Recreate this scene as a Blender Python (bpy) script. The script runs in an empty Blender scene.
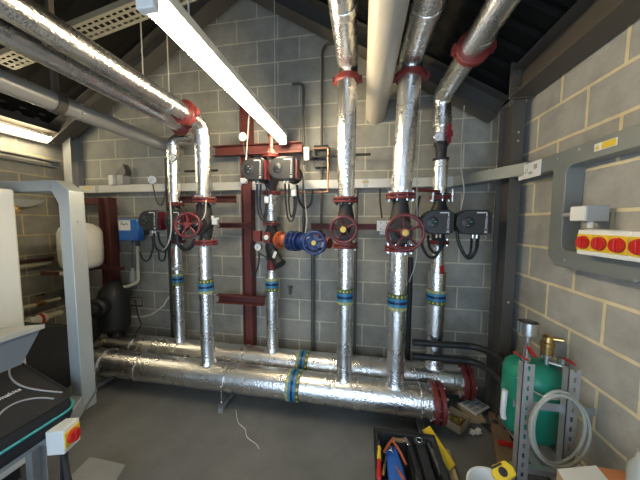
import bpy, bmesh, math, random
from mathutils import Vector, Matrix
random.seed(7)
scene = bpy.context.scene
COL = scene.collection
PI = math.pi
V = Vector

# ------------------------------------------------------------------ camera
F_PX = 247.57
yaw, pitch, roll = 0.17102, 0.07086, 0.00538
cy_, sy_, cp_, sp_, cr_, sr_ = math.cos(yaw), math.sin(yaw), math.cos(pitch), math.sin(pitch), math.cos(roll), math.sin(roll)
FW = V((-sy_*cp_, cy_*cp_, -sp_)); RT = V((cy_, sy_, 0)); UPV = RT.cross(FW)
R_ = cr_*RT + sr_*UPV; U_ = -sr_*RT + cr_*UPV
EYE = V((0, 0, 1.6))
cam = bpy.data.objects.new('camera', bpy.data.cameras.new('camera')); COL.objects.link(cam)
cam.data.sensor_width = 36; cam.data.lens = F_PX/640*36; cam.data.clip_start = 0.02
M = Matrix((R_, U_, -FW)).transposed().to_4x4(); M.translation = EYE
cam.matrix_world = M
scene.camera = cam

def at(x, y, ax, val):
    """point of the room that the photo shows at (x, y), on the real plane X/Y/Z = val"""
    d = (x-320)/F_PX*R_ + (240-y)/F_PX*U_ + FW
    ax = 'XYZ'.index(ax)
    return EYE + d*((val-EYE[ax])/d[ax])

# ------------------------------------------------------------------ materials
MATS = {}
def mat(name, col=(.5,.5,.5), rough=.5, metal=0.0, noise=0.0, nscale=20, bump=0.0, bscale=60, spec=.5, emit=None, estr=0, trans=0.0, alpha=1):
    if name in MATS: return MATS[name]
    m = bpy.data.materials.new(name); m.use_nodes = True
    nt = m.node_tree; b = nt.nodes['Principled BSDF']
    b.inputs['Base Color'].default_value = (*col, 1); b.inputs['Roughness'].default_value = rough
    b.inputs['Metallic'].default_value = metal; b.inputs['Specular IOR Level'].default_value = spec
    if trans: b.inputs['Transmission Weight'].default_value = trans
    if emit: b.inputs['Emission Color'].default_value = (*emit, 1); b.inputs['Emission Strength'].default_value = estr
    tc = nt.nodes.new('ShaderNodeTexCoord')
    if noise or bump:
        n = nt.nodes.new('ShaderNodeTexNoise'); n.inputs['Scale'].default_value = nscale; n.inputs['Detail'].default_value = 5
        nt.links.new(tc.outputs['Object'], n.inputs['Vector'])
    if noise:
        mx = nt.nodes.new('ShaderNodeMix'); mx.data_type = 'RGBA'
        mx.inputs[6].default_value = (*[c*(1-noise) for c in col], 1); mx.inputs[7].default_value = (*[min(1, c*(1+noise)) for c in col], 1)
        nt.links.new(n.outputs['Fac'], mx.inputs[0]); nt.links.new(mx.outputs[2], b.inputs['Base Color'])
    if bump:
        n2 = nt.nodes.new('ShaderNodeTexNoise'); n2.inputs['Scale'].default_value = bscale; n2.inputs['Detail'].default_value = 3
        nt.links.new(tc.outputs['Object'], n2.inputs['Vector'])
        bp = nt.nodes.new('ShaderNodeBump'); bp.inputs['Strength'].default_value = bump; bp.inputs['Distance'].default_value = .01
        nt.links.new(n2.outputs['Fac'], bp.inputs['Height']); nt.links.new(bp.outputs['Normal'], b.inputs['Normal'])
    MATS[name] = m
    return m

def block_mat(name, axis, x0, z0, bw, c1, c2, mortar, msize=.006, alias=.25):
    """concrete blockwork laid in half bond"""
    m = bpy.data.materials.new(name); m.use_nodes = True; nt = m.node_tree; b = nt.nodes['Principled BSDF']
    L = nt.links.new
    tc = nt.nodes.new('ShaderNodeTexCoord'); sp = nt.nodes.new('ShaderNodeSeparateXYZ'); L(tc.outputs['Object'], sp.inputs[0])
    cb = nt.nodes.new('ShaderNodeCombineXYZ')
    for src, dst, o in ((axis, 0, x0), (2, 1, z0)):
        s = nt.nodes.new('ShaderNodeMath'); s.operation = 'SUBTRACT'; s.inputs[1].default_value = o
        L(sp.outputs[src], s.inputs[0]); L(s.outputs[0], cb.inputs[dst])
    # slightly wandering joints
    wn = nt.nodes.new('ShaderNodeTexNoise'); wn.inputs['Scale'].default_value = 9; wn.inputs['Detail'].default_value = 2
    L(tc.outputs['Object'], wn.inputs['Vector'])
    wv = nt.nodes.new('ShaderNodeVectorMath'); wv.operation = 'SCALE'; wv.inputs['Scale'].default_value = .007
    L(wn.outputs['Color'], wv.inputs[0])
    wa = nt.nodes.new('ShaderNodeVectorMath'); L(cb.outputs[0], wa.inputs[0]); L(wv.outputs[0], wa.inputs[1])
    br = nt.nodes.new('ShaderNodeTexBrick'); L(wa.outputs[0], br.inputs['Vector'])
    br.inputs['Scale'].default_value = 1; br.inputs['Brick Width'].default_value = bw; br.inputs['Row Height'].default_value = .225
    br.inputs['Mortar Size'].default_value = msize; br.inputs['Mortar Smooth'].default_value = .25; br.inputs['Bias'].default_value = 0
    br.inputs['Color1'].default_value = (*c1, 1); br.inputs['Color2'].default_value = (*c2, 1); br.inputs['Mortar'].default_value = (*mortar, 1)
    n = nt.nodes.new('ShaderNodeTexNoise'); n.inputs['Scale'].default_value = 6; n.inputs['Detail'].default_value = 6; n.inputs['Roughness'].default_value = .65
    L(tc.outputs['Object'], n.inputs['Vector'])
    mr = nt.nodes.new('ShaderNodeMapRange'); mr.inputs['From Min'].default_value = .3; mr.inputs['From Max'].default_value = .7
    mr.inputs['To Min'].default_value = .8; mr.inputs['To Max'].default_value = 1.14
    L(n.outputs['Fac'], mr.inputs['Value'])
    mul = nt.nodes.new('ShaderNodeVectorMath'); mul.operation = 'SCALE'; L(br.outputs['Color'], mul.inputs[0]); L(mr.outputs[0], mul.inputs['Scale'])
    L(mul.outputs[0], b.inputs['Base Color']); b.inputs['Roughness'].default_value = .85; b.inputs['Specular IOR Level'].default_value = .2
    f = nt.nodes.new('ShaderNodeTexNoise'); f.inputs['Scale'].default_value = 90; f.inputs['Detail'].default_value = 3; L(tc.outputs['Object'], f.inputs['Vector'])
    mm = nt.nodes.new('ShaderNodeMath'); mm.operation = 'MULTIPLY_ADD'; mm.inputs[1].default_value = -1.0
    fs = nt.nodes.new('ShaderNodeMath'); fs.operation = 'MULTIPLY'; fs.inputs[1].default_value = .35; L(f.outputs['Fac'], fs.inputs[0])
    L(br.outputs['Fac'], mm.inputs[0]); L(fs.outputs[0], mm.inputs[2])
    bp = nt.nodes.new('ShaderNodeBump'); bp.inputs['Strength'].default_value = .6; bp.inputs['Distance'].default_value = .006
    L(mm.outputs[0], bp.inputs['Height']); L(bp.outputs['Normal'], b.inputs['Normal'])
    return m

def foil_mat(name, col, rough, bump, bscale):
    """crinkled aluminium foil wrap"""
    m = bpy.data.materials.new(name); m.use_nodes = True; nt = m.node_tree; b = nt.nodes['Principled BSDF']; L = nt.links.new
    b.inputs['Metallic'].default_value = 1; b.inputs['Base Color'].default_value = (*col, 1)
    tc = nt.nodes.new('ShaderNodeTexCoord')
    v = nt.nodes.new('ShaderNodeTexVoronoi'); v.inputs['Scale'].default_value = bscale; v.feature = 'F1'
    n = nt.nodes.new('ShaderNodeTexNoise'); n.inputs['Scale'].default_value = bscale*.6; n.inputs['Detail'].default_value = 6; n.inputs['Roughness'].default_value = .6
    n3 = nt.nodes.new('ShaderNodeTexNoise'); n3.inputs['Scale'].default_value = 7; n3.inputs['Detail'].default_value = 3
    for q in (v, n, n3): L(tc.outputs['Object'], q.inputs['Vector'])
    ad = nt.nodes.new('ShaderNodeMath'); L(v.outputs['Distance'], ad.inputs[0]); L(n.outputs['Fac'], ad.inputs[1])
    bp = nt.nodes.new('ShaderNodeBump'); bp.inputs['Strength'].default_value = bump; bp.inputs['Distance'].default_value = .004
    L(ad.outputs[0], bp.inputs['Height']); L(bp.outputs['Normal'], b.inputs['Normal'])
    mr = nt.nodes.new('ShaderNodeMapRange'); mr.inputs['To Min'].default_value = rough*.75; mr.inputs['To Max'].default_value = rough*1.35
    L(n3.outputs['Fac'], mr.inputs['Value']); L(mr.outputs[0], b.inputs['Roughness'])
    return m

def band_mat(name, axis, flip):
    """printed identification tape: olive, pale blue, dark blue, pale blue, cream"""
    m = bpy.data.materials.new(name); m.use_nodes = True; nt = m.node_tree; b = nt.nodes['Principled BSDF']; L = nt.links.new
    tc = nt.nodes.new('ShaderNodeTexCoord'); sp = nt.nodes.new('ShaderNodeSeparateXYZ'); L(tc.outputs['Generated'], sp.inputs[0])
    src = sp.outputs[axis]
    if flip:
        s = nt.nodes.new('ShaderNodeMath'); s.operation = 'SUBTRACT'; s.inputs[0].default_value = 1; L(src, s.inputs[1]); src = s.outputs[0]
    cr = nt.nodes.new('ShaderNodeValToRGB'); cr.color_ramp.interpolation = 'CONSTANT'
    els = [(0, (.30,.33,.19)), (.2, (.05,.22,.34)), (.38, (.006,.02,.09)), (.55, (.03,.19,.36)), (.74, (.075,.105,.035))]
    e = cr.color_ramp.elements; e[0].position = 0; e[0].color = (*els[0][1], 1); e[1].position = els[1][0]; e[1].color = (*els[1][1], 1)
    for p, c in els[2:]:
        q = e.new(p); q.color = (*c, 1)
    L(src, cr.inputs[0])
    o = [i for i in (0, 1, 2) if i != axis]
    a = []
    for i in o:
        s = nt.nodes.new('ShaderNodeMath'); s.operation = 'SUBTRACT'; s.inputs[1].default_value = .5; L(sp.outputs[i], s.inputs[0]); a.append(s)
    an = nt.nodes.new('ShaderNodeMath'); an.operation = 'ARCTAN2'; L(a[0].outputs[0], an.inputs[0]); L(a[1].outputs[0], an.inputs[1])
    k = nt.nodes.new('ShaderNodeMath'); k.operation = 'MULTIPLY'; k.inputs[1].default_value = 14; L(an.outputs[0], k.inputs[0])
    si = nt.nodes.new('ShaderNodeMath'); si.operation = 'SINE'; L(k.outputs[0], si.inputs[0])
    gt = nt.nodes.new('ShaderNodeMath'); gt.operation = 'GREATER_THAN'; gt.inputs[1].default_value = .35; L(si.outputs[0], gt.inputs[0])
    # the marks sit only in the outer stripes
    dd = nt.nodes.new('ShaderNodeMath'); dd.operation = 'SUBTRACT'; dd.inputs[1].default_value = .48; L(src, dd.inputs[0])
    ab = nt.nodes.new('ShaderNodeMath'); ab.operation = 'ABSOLUTE'; L(dd.outputs[0], ab.inputs[0])
    g1 = nt.nodes.new('ShaderNodeMath'); g1.operation = 'GREATER_THAN'; g1.inputs[1].default_value = .32; L(ab.outputs[0], g1.inputs[0])
    g2 = nt.nodes.new('ShaderNodeMath'); g2.operation = 'LESS_THAN'; g2.inputs[1].default_value = .45; L(ab.outputs[0], g2.inputs[0])
    p1 = nt.nodes.new('ShaderNodeMath'); p1.operation = 'MULTIPLY'; L(gt.outputs[0], p1.inputs[0]); L(g1.outputs[0], p1.inputs[1])
    p2 = nt.nodes.new('ShaderNodeMath'); p2.operation = 'MULTIPLY'; L(p1.outputs[0], p2.inputs[0]); L(g2.outputs[0], p2.inputs[1])
    mx = nt.nodes.new('ShaderNodeMix'); mx.data_type = 'RGBA'; mx.inputs[7].default_value = (.6,.55,.12, 1)
    L(p2.outputs[0], mx.inputs[0]); L(cr.outputs[0], mx.inputs[6]); L(mx.outputs[2], b.inputs['Base Color'])
    b.inputs['Roughness'].default_value = .35
    return m

FOIL = foil_mat('aluminium_foil', (.89,.88,.86), .26, .40, 80)
FOILW = foil_mat('wrinkled_foil', (.89,.88,.86), .27, .46, 60)
GALV = mat('galvanised_steel', (.50,.51,.51), .42, .75, noise=.12, nscale=14)
TRUNK = mat('galvanised_trunking', (.47,.50,.49), .5, .55, noise=.06, nscale=8)
TRUNKD = mat('weathered_trunking', (.25,.265,.255), .5, .45, noise=.08, nscale=8)
TRUNKW = mat('pale_trunking', (.66,.65,.60), .45, .25, noise=.05, nscale=8)
DUCT = mat('painted_pipe', (.52,.48,.40), .45, .1, noise=.05, nscale=10)
LAG = mat('grey_lagging', (.42,.41,.38), .38, .45, noise=.06, nscale=10)
RED = mat('red_paint', (.165,.024,.020), .45, noise=.15, nscale=25)
REDOX = mat('red_oxide_steel', (.125,.030,.024), .6, noise=.22, nscale=12)
DKRED = mat('dark_red_steel', (.085,.022,.018), .6, noise=.2, nscale=12)
BLACK = mat('black_rubber', (.014,.014,.015), .5)
BLACKP = mat('black_plastic', (.022,.022,.023), .38)
HEAD = mat('charcoal_plastic', (.030,.031,.032), .42, noise=.08, nscale=30)
IRON = mat('black_cast_iron', (.025,.023,.022), .55, noise=.2, nscale=30)
STEELDK = mat('dark_painted_steel', (.085,.077,.066), .5, noise=.12, nscale=6)
STEELBR = mat('brown_painted_steel', (.085,.070,.055), .5, noise=.1, nscale=6)
CHROME = mat('bright_steel', (.72,.71,.69), .25, 1)
BRASS = mat('brass', (.62,.42,.16), .3, 1, noise=.1)
COPPER = mat('copper', (.66,.33,.19), .32, 1, noise=.1)
WHITE = mat('white_plastic', (.80,.79,.75), .4)
CREAM = mat('cream_enamel', (.78,.75,.66), .35)
BEIGE = mat('beige_pipe', (.60,.55,.41), .5)
GREYP = mat('grey_plastic', (.36,.36,.34), .5)
DGREY = mat('slate_panel', (.20,.23,.27), .4, .3)
BLUE = mat('blue_enamel', (.014,.034,.13), .4, noise=.1)
BLUEBOX = mat('blue_plastic', (.020,.13,.42), .4)
ORANGE = mat('orange_paint', (.40,.09,.03), .45, noise=.12)
YELLOW = mat('yellow_plastic', (.80,.55,.03), .4)
REDK = mat('red_plastic', (.55,.02,.015), .35)
GREEN = mat('green_enamel', (.012,.24,.155), .38, noise=.08, nscale=8)
WOOD = mat('rough_timber', (.22,.15,.085), .8, noise=.3, nscale=10)
CARD = mat('cardboard', (.46,.33,.19), .85, noise=.1)
PAPER = mat('white_paper', (.72,.70,.64), .8)
ORANGECARD = mat('orange_card', (.50,.19,.075), .75, noise=.1)
TEAL = mat('teal_piping', (.02,.33,.36), .45)
FABRIC = mat('black_nylon', (.013,.013,.016), .75, bump=.3, bscale=250)
PIPING = mat('grey_piping', (.30,.30,.31), .6)
HOSE = mat('clear_hose', (.36,.36,.31), .25, spec=.6)
GOLD = mat('yellow_brass', (.55,.38,.06), .4, .5)
CONC = mat('concrete', (.24,.24,.22), .85, noise=.2, nscale=8)
PERF = mat('dusty_tray', (.34,.32,.25), .6, .3, noise=.1)
GLASSW = mat('dial_white', (.85,.85,.82), .3)
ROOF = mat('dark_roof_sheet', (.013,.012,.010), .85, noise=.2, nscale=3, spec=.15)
TUBE = mat('fluorescent_tube', (1,1,1), .5, emit=(1.0,.835,.56), estr=66)
TUBE2 = mat('dimmer_fluorescent_tube', (1,1,1), .5, emit=(1.0,.86,.60), estr=26)
CABLEW = mat('pale_cable', (.55,.54,.48), .5)
CLEAR = mat('green_led', (.05,.3,.22), .3, emit=(.1,.9,.6), estr=.3)
BANDZ = band_mat('tape_upright', 2, False); BANDZF = band_mat('tape_upright_reversed', 2, True); BANDX = band_mat('tape_level', 0, False)

# ------------------------------------------------------------------ mesh builder
class MB:
    def __init__(s): s.v = []; s.f = []
    def add(s, vs, fs):
        o = len(s.v); s.v += [V(p) for p in vs]; s.f += [tuple(i+o for i in f) for f in fs]; return s
    def box(s, a, b):
        (x0,y0,z0),(x1,y1,z1) = [min(p,q) for p,q in zip(a,b)], [max(p,q) for p,q in zip(a,b)]
        return s.add([(x0,y0,z0),(x1,y0,z0),(x1,y1,z0),(x0,y1,z0),(x0,y0,z1),(x1,y0,z1),(x1,y1,z1),(x0,y1,z1)],
                     [(3,2,1,0),(4,5,6,7),(0,1,5,4),(1,2,6,5),(2,3,7,6),(3,0,4,7)])
    def bar(s, p, q, w, h, up=(0,0,1)):
        """rectangular bar from p to q, w wide across, h high along up"""
        p, q = V(p), V(q); d = (q-p).normalized(); u = V(up); a = d.cross(u).normalized(); u = a.cross(d).normalized()
        vs = [e+a*(w/2*i)+u*(h/2*j) for e in (p, q) for i, j in ((-1,-1),(1,-1),(1,1),(-1,1))]
        return s.add(vs, [(0,1,2,3)[::-1],(4,5,6,7),(0,1,5,4),(1,2,6,5),(2,3,7,6),(3,0,4,7)])
    def lathe(s, o, d, prof, n=28, caps=True):
        """prof = [(distance along d, radius)]"""
        o, d = V(o), V(d).normalized()
        a = d.orthogonal().normalized(); b = d.cross(a)
        vs, fs = [], []
        for t, r in prof:
            for i in range(n):
                g = 2*PI*i/n; vs.append(o+d*t+(a*math.cos(g)+b*math.sin(g))*r)
        for k in range(len(prof)-1):
            for i in range(n):
                j = (i+1) % n; fs.append((k*n+i, k*n+j, (k+1)*n+j, (k+1)*n+i))
        if caps:
            fs.append(tuple(range(n))[::-1]); fs.append(tuple((len(prof)-1)*n+i for i in range(n)))
        return s.add(vs, fs)
    def cyl(s, p, q, r, r2=None, n=24):
        p, q = V(p), V(q); L = (q-p).length
        return s.lathe(p, q-p, [(0, r), (L, r if r2 is None else r2)], n)
    def tube(s, pts, r, n=10, closed=False, caps=True):
        pts = [V(p) for p in pts]; N = len(pts); vs, fs = [], []
        def tan(i):
            if closed: return (pts[(i+1) % N]-pts[i-1]).normalized()
            return (pts[min(i+1, N-1)]-pts[max(i-1, 0)]).normalized()
        t = tan(0); a = t.orthogonal().normalized()
        for i in range(N):
            t = tan(i); a = (a-t*a.dot(t)).normalized(); b = t.cross(a)
            rr = r[i] if isinstance(r, (list, tuple)) else r
            for k in range(n):
                g = 2*PI*k/n; vs.append(pts[i]+(a*math.cos(g)+b*math.sin(g))*rr)
        for i in range(N if closed else N-1):
            i2 = (i+1) % N
            for k in range(n):
                k2 = (k+1) % n; fs.append((i*n+k, i*n+k2, i2*n+k2, i2*n+k))
        if caps and not closed:
            fs.append(tuple(range(n))[::-1]); fs.append(tuple((N-1)*n+k for k in range(n)))
        return s.add(vs, fs)
    def ring(s, c, nrm, R, r, n=36, m=10):
        c, d = V(c), V(nrm).normalized(); a = d.orthogonal().normalized(); b = d.cross(a)
        return s.tube([c+(a*math.cos(2*PI*i/n)+b*math.sin(2*PI*i/n))*R for i in range(n)], r, m, closed=True)
    def prism(s, poly, vec):
        poly = [V(p) for p in poly]; vec = V(vec); n = len(poly)
        vs = poly+[p+vec for p in poly]
        fs = [tuple(range(n))[::-1], tuple(n+i for i in range(n))]+[(i, (i+1) % n, n+(i+1) % n, n+i) for i in range(n)]
        return s.add(vs, fs)
    def build(s, name, m, parent=None, bevel=0, sharp=35, kind=None, label=None):
        o3 = wloc(parent) if parent else V((0,0,0))
        me = bpy.data.meshes.new(name); me.from_pydata([tuple(p-o3) for p in s.v], [], s.f)
        bm = bmesh.new(); bm.from_mesh(me); bmesh.ops.recalc_face_normals(bm, faces=bm.faces); bm.to_mesh(me); bm.free()
        me.materials.append(m)
        for p in me.polygons: p.use_smooth = True
        me.set_sharp_from_angle(angle=math.radians(sharp))
        o = bpy.data.objects.new(name, me); COL.objects.link(o)
        if parent: o.parent = parent
        if bevel:
            b = o.modifiers.new('bevel', 'BEVEL'); b.width = bevel; b.segments = 2; b.limit_method = 'ANGLE'; b.angle_limit = math.radians(40)
        if kind: o['kind'] = kind
        if label: o['label'] = label
        return o

def wloc(o):
    l = V((0,0,0))
    while o: l = l+o.location; o = o.parent
    return l
def tag(o, label, cat, group=None):
    o['label'] = label; o['category'] = cat
    if group: o['group'] = group
    return o
def thing(name, label, cat, loc=(0,0,0), group=None):
    o = bpy.data.objects.new(name, None); COL.objects.link(o); o.location = loc; o.empty_display_size = .05
    return tag(o, label, cat, group)
def smooth(pts, k=6):
    """Catmull-Rom through the points"""
    P = [V(p) for p in pts]; P = [P[0]*2-P[1]]+P+[P[-1]*2-P[-2]]; out = []
    for i in range(1, len(P)-2):
        for j in range(k):
            t = j/k; a, b, c, d = P[i-1:i+3]
            out.append(.5*((2*b)+(c-a)*t+(2*a-5*b+4*c-d)*t*t+(3*b-a-3*c+d)*t**3))
    out.append(P[-2]); return out
def bend(pts, r, k=7):
    """polyline with rounded elbows of radius r"""
    P = [V(p) for p in pts]; out = [P[0]]
    for i in range(1, len(P)-1):
        a = (P[i-1]-P[i]); b = (P[i+1]-P[i]); t = min(r, a.length*.49, b.length*.49)
        p, q = P[i]+a.normalized()*t, P[i]+b.normalized()*t
        for j in range(k+1):
            u = j/k; out.append(p*(1-u)**2+P[i]*2*u*(1-u)+q*u*u)
    out.append(P[-1]); return out
def text(body, name, m, parent, loc, size, xdir, ydir, ext=.0008):
    c = bpy.data.curves.new(name, 'FONT'); c.body = body; c.size = size; c.align_x = 'CENTER'; c.align_y = 'CENTER'; c.extrude = ext
    tmp = bpy.data.objects.new('tmp', c); COL.objects.link(tmp); bpy.context.view_layer.update()
    me = bpy.data.meshes.new_from_object(tmp.evaluated_get(bpy.context.evaluated_depsgraph_get())); bpy.data.objects.remove(tmp); bpy.data.curves.remove(c)
    me.materials.clear(); me.materials.append(m); o = bpy.data.objects.new(name, me); COL.objects.link(o)
    x = V(xdir).normalized(); z = x.cross(V(ydir)).normalized(); y = z.cross(x)
    mt = Matrix((x, y, z)).transposed().to_4x4(); mt.translation = V(loc)-wloc(parent)
    o.parent = parent; o.matrix_local = mt
    return o
def cable(name, pts, r, m, label, cat='cable', group=None, k=6):
    return tag(MB().tube(smooth(pts, k), r, 8).build(name, m), label, cat, group)

# ================================================================== SETTING
XR, XL, YB, YF = 1.19, -3.67, 2.55, -1.1
XRIDGE = (XR+XL)/2; SL = .6
def roofz(x): return 2.62+SL*(min(XR-x, x-XL))
WALLB = block_mat('blockwork_back', 0, .015, .094, .45, (.285,.28,.245), (.345,.335,.29), (.56,.53,.42), .0075)
WALLR = block_mat('blockwork_right', 1, 1.6225, .094, .385, (.36,.345,.31), (.40,.385,.34), (.70,.61,.38), .0105)
WALLL = block_mat('blockwork_left', 1, .1, .094, .45, (.36,.345,.30), (.40,.385,.335), (.64,.56,.36), .009)
def struct(name, mb, m, **k): return mb.build(name, m, kind='structure', **k)

FLOOR = mat('painted_concrete_floor', (.15,.155,.155), .5)
nt = FLOOR.node_tree; L = nt.links.new; b = nt.nodes['Principled BSDF']; tc = nt.nodes.new('ShaderNodeTexCoord')
n1 = nt.nodes.new('ShaderNodeTexNoise'); n1.inputs['Scale'].default_value = 2.4; n1.inputs['Detail'].default_value = 8; n1.inputs['Roughness'].default_value = .65; L(tc.outputs['Object'], n1.inputs['Vector'])
cr = nt.nodes.new('ShaderNodeValToRGB'); cr.color_ramp.elements[0].position = .3; cr.color_ramp.elements[0].color = (.10,.101,.097, 1)
cr.color_ramp.elements[1].position = .72; cr.color_ramp.elements[1].color = (.175,.178,.17, 1); L(n1.outputs['Fac'], cr.inputs[0])
n2 = nt.nodes.new('ShaderNodeTexNoise'); n2.inputs['Scale'].default_value = 26; n2.inputs['Detail'].default_value = 5; L(tc.outputs['Object'], n2.inputs['Vector'])
c2 = nt.nodes.new('ShaderNodeValToRGB'); c2.color_ramp.elements[0].position = .70; c2.color_ramp.elements[0].color = (0,0,0,1); c2.color_ramp.elements[1].position = .8; c2.color_ramp.elements[1].color = (.5,.5,.5,1); L(n2.outputs['Fac'], c2.inputs[0])
mx = nt.nodes.new('ShaderNodeMix'); mx.data_type = 'RGBA'; mx.inputs[7].default_value = (.30,.30,.28,1); L(c2.outputs[0], mx.inputs[0]); L(cr.outputs[0], mx.inputs[6]); L(mx.outputs[2], b.inputs['Base Color'])
mr = nt.nodes.new('ShaderNodeMapRange'); mr.inputs['To Min'].default_value = .38; mr.inputs['To Max'].default_value = .6; L(n1.outputs['Fac'], mr.inputs['Value']); L(mr.outputs[0], b.inputs['Roughness'])

struct('floor', MB().box((XL-.2, YF-.2, -.12), (XR+.2, YB+.2, 0)), FLOOR)
gable = lambda y: [(XL-.2, y, 0), (XR+.2, y, 0), (XR+.2, y, roofz(XR)-.12), (XRIDGE, y, roofz(XRIDGE)), (XL-.2, y, roofz(XL)-.12)]
struct('wall_back', MB().prism(gable(YB), (0, .2, 0)), WALLB)
struct('wall_right', MB().box((XR, YF-.2, 0), (XR+.2, YB, 2.62)), WALLR)
struct('wall_left', MB().box((XL-.2, YF-.2, 0), (XL, YB, 2.62)), WALLL)
wf = MB()   # front wall with the open doorway the daylight comes through
DX0, DX1, DZ = -1.5, .95, 2.2
wf.box((XL-.2, YF-.2, 0), (DX0, YF, 2.55)); wf.box((DX1, YF-.2, 0), (XR, YF, 2.55))
wf.prism([(DX0, YF, DZ), (DX1, YF, DZ), (DX1, YF, 2.55), (DX0, YF, 2.55)], (0, -.2, 0))
wf.prism([(XL-.2, YF, 2.5501), (XR+.2, YF, 2.5501), (XRIDGE, YF, roofz(XRIDGE))], (0, -.2, 0))
struct('wall_front', wf, WALLL)
rf = MB()    # two slopes of trapezoidal metal sheet
for sx, xe in ((1, XR+.2), (-1, XL-.2)):
    nrib = 26; prof = []
    ys = [YF-.2+(YB+.2-(YF-.2))*i/nrib for i in range(nrib+1)]
    for i in range(nrib):
        y0, y1 = ys[i], ys[i+1]; w = y1-y0
        prof += [(y0, 0), (y0+w*.55, 0), (y0+w*.65, .03), (y0+w*.9, .03)]
    prof.append((ys[-1], 0))
    vs = []
    for y, h in prof:
        for x in (xe, XRIDGE): vs.append((x, y, roofz(x)+h+.03))
    m_ = len(vs)
    vs2 = [(a, b_, c+.05) for a, b_, c in vs]
    n = len(prof); fs = [(2*i, 2*i+1, 2*i+3, 2*i+2) for i in range(n-1)]+[(m_+2*i, m_+2*i+2, m_+2*i+3, m_+2*i+1) for i in range(n-1)]
    fs += [(2*i, 2*i+2, m_+2*i+2, m_+2*i) for i in range(n-1)]+[(2*i+1, m_+2*i+1, m_+2*i+3, 2*i+3) for i in range(n-1)]
    rf.add(vs+vs2, fs)
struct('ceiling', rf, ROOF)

# steel frame of the building
def ibeam(p, q, w, h, up=(0,0,1), tw=.012):
    p, q = V(p), V(q); d = (q-p).normalized(); a = d.cross(V(up)).normalized(); u = a.cross(d)
    m = MB(); m.bar(p+u*(h/2-tw/2), q+u*(h/2-tw/2), w, tw, up); m.bar(p-u*(h/2-tw/2), q-u*(h/2-tw/2), w, tw, up); m.bar(p, q, tw, h-tw*2, up)
    return m
t = thing('steel_column', 'dark grey steel column in the back right corner of the room', 'column', (1.13, 2.17, 0))
ibeam((1.105, 2.17, .012), (1.105, 2.17, 2.50), .078, .19, up=(0,1,0)).build('shaft', STEELDK, t)
MB().box((1.065, 2.07, 0), (1.19, 2.27, .012)).build('base_plate', STEELDK, t)
m = MB()
for z in (1.0, 2.2, 2.26): m.cyl((1.10, 2.073, z), (1.10, 2.063, z), .011, n=6)
m.build('bolt', CHROME, t)
t = thing('steel_beam', 'brown steel eaves beam running along the top of the right wall', 'beam', (1.10, 0, 2.5))
ibeam((1.10, YF, 2.60), (1.10, 2.06, 2.60), .15, .20, tw=.014).build('beam_section', STEELBR, t)
MB().box((1.02, 2.045, 2.49), (1.18, 2.06, 2.74)).build('end_plate', STEELBR, t)
m = MB()
for z in (2.56, 2.66): m.cyl((1.06, 2.045, z), (1.06, 2.03, z), .011, n=6)
m.build('bolt', CHROME, t)
t = thing('steel_beam', 'brown steel eaves beam along the top of the left wall above the strip light', 'beam', (-3.56, 0, 2.6))
ibeam((-3.57, YF, 2.70), (-3.57, 2.49, 2.70), .16, .16, tw=.014).build('beam_section', STEELBR, t)
t = thing('steel_column', 'grey steel column in the back left corner behind the cable trunking', 'column', (-3.46, 2.42, 0))
ibeam((-3.448, 2.485, .012), (-3.448, 2.485, 2.60), .115, .12, up=(0,1,0)).build('shaft', GREYP, t)
MB().box((-3.54, 2.40, 0), (-3.36, 2.548, .012)).build('base_plate', GREYP, t)
for sgn, lab in ((1, 'right'), (-1, 'left')):
    xe = XR-.07 if sgn > 0 else XL+.07
    p = V((xe, 2.40, roofz(xe)-.11)); q = V((XRIDGE, 2.40, roofz(XRIDGE)-.11))
    t = thing('steel_rafter', f'dark steel roof rafter sloping up the back wall from the {lab} eaves', 'beam', p)
    nrm = V((0, 1, 0)).cross((q-p).normalized()); nrm = nrm if nrm.z > 0 else -nrm
    ibeam(p, q, .16, .17, up=nrm, tw=.012).build('beam_section', STEELDK, t)

# ================================================================== PIPEWORK
def flange(parent, c, d, R, thick=.02, m=RED, nb=8, name='flange', bolts=True, gap=.012, br=.008):
    """a pair of bolted flange plates; bolts are its own pieces"""
    c, d = V(c), V(d).normalized()
    mb = MB(); mb.lathe(c-d*(gap/2+thick), d, [(0, R*.97), (.003, R), (thick-.003, R), (thick, R*.97)], 32)
    mb.lathe(c+d*(gap/2), d, [(0, R*.97), (.003, R), (thick-.003, R), (thick, R*.97)], 32)
    mb.lathe(c-d*gap/2, d, [(0, R*.72), (gap, R*.72)], 24)
    f = mb.build(name, m, parent)
    if bolts:
        a = d.orthogonal().normalized(); b = d.cross(a)
        for i in range(nb):
            g = 2*PI*(i+.5)/nb; p = c+(a*math.cos(g)+b*math.sin(g))*R*.84; h = gap/2+thick+.016
            q = MB(); q.cyl(p-d*h, p-d*(h-.016), br, n=6); q.cyl(p+d*(h-.016), p+d*h, br, n=6); q.cyl(p-d*h, p+d*h, br*.5, n=6)
            q.build('bolt', CHROME, f)
    return f
def coupling(parent, c, d, R, w=.042):
    """red grooved coupling: a thick ring in two halves with bolt ears"""
    c, d = V(c), V(d).normalized(); mb = MB()
    mb.lathe(c-d*w/2, d, [(0, R*.6), (0, R*.93), (w*.15, R), (w*.85, R), (w, R*.93), (w, R*.6)], 36, caps=False)
    f = mb.build('coupling', RED, parent)
    a = V((1,0,0)) if abs(d.x) < .8 else V((0,1,0))
    for s_ in (-1, 1):
        e = MB(); p = c+a*s_*R*1.02
        u = d.cross(a).normalized()
        e.bar(p-u*R*.22, p+u*R*.22, w*.9, R*.32, up=a); e.cyl(p-u*R*.38, p+u*R*.38, w*.2, n=6)
        e.build('bolt_ear', RED, f)
    return f
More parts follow.
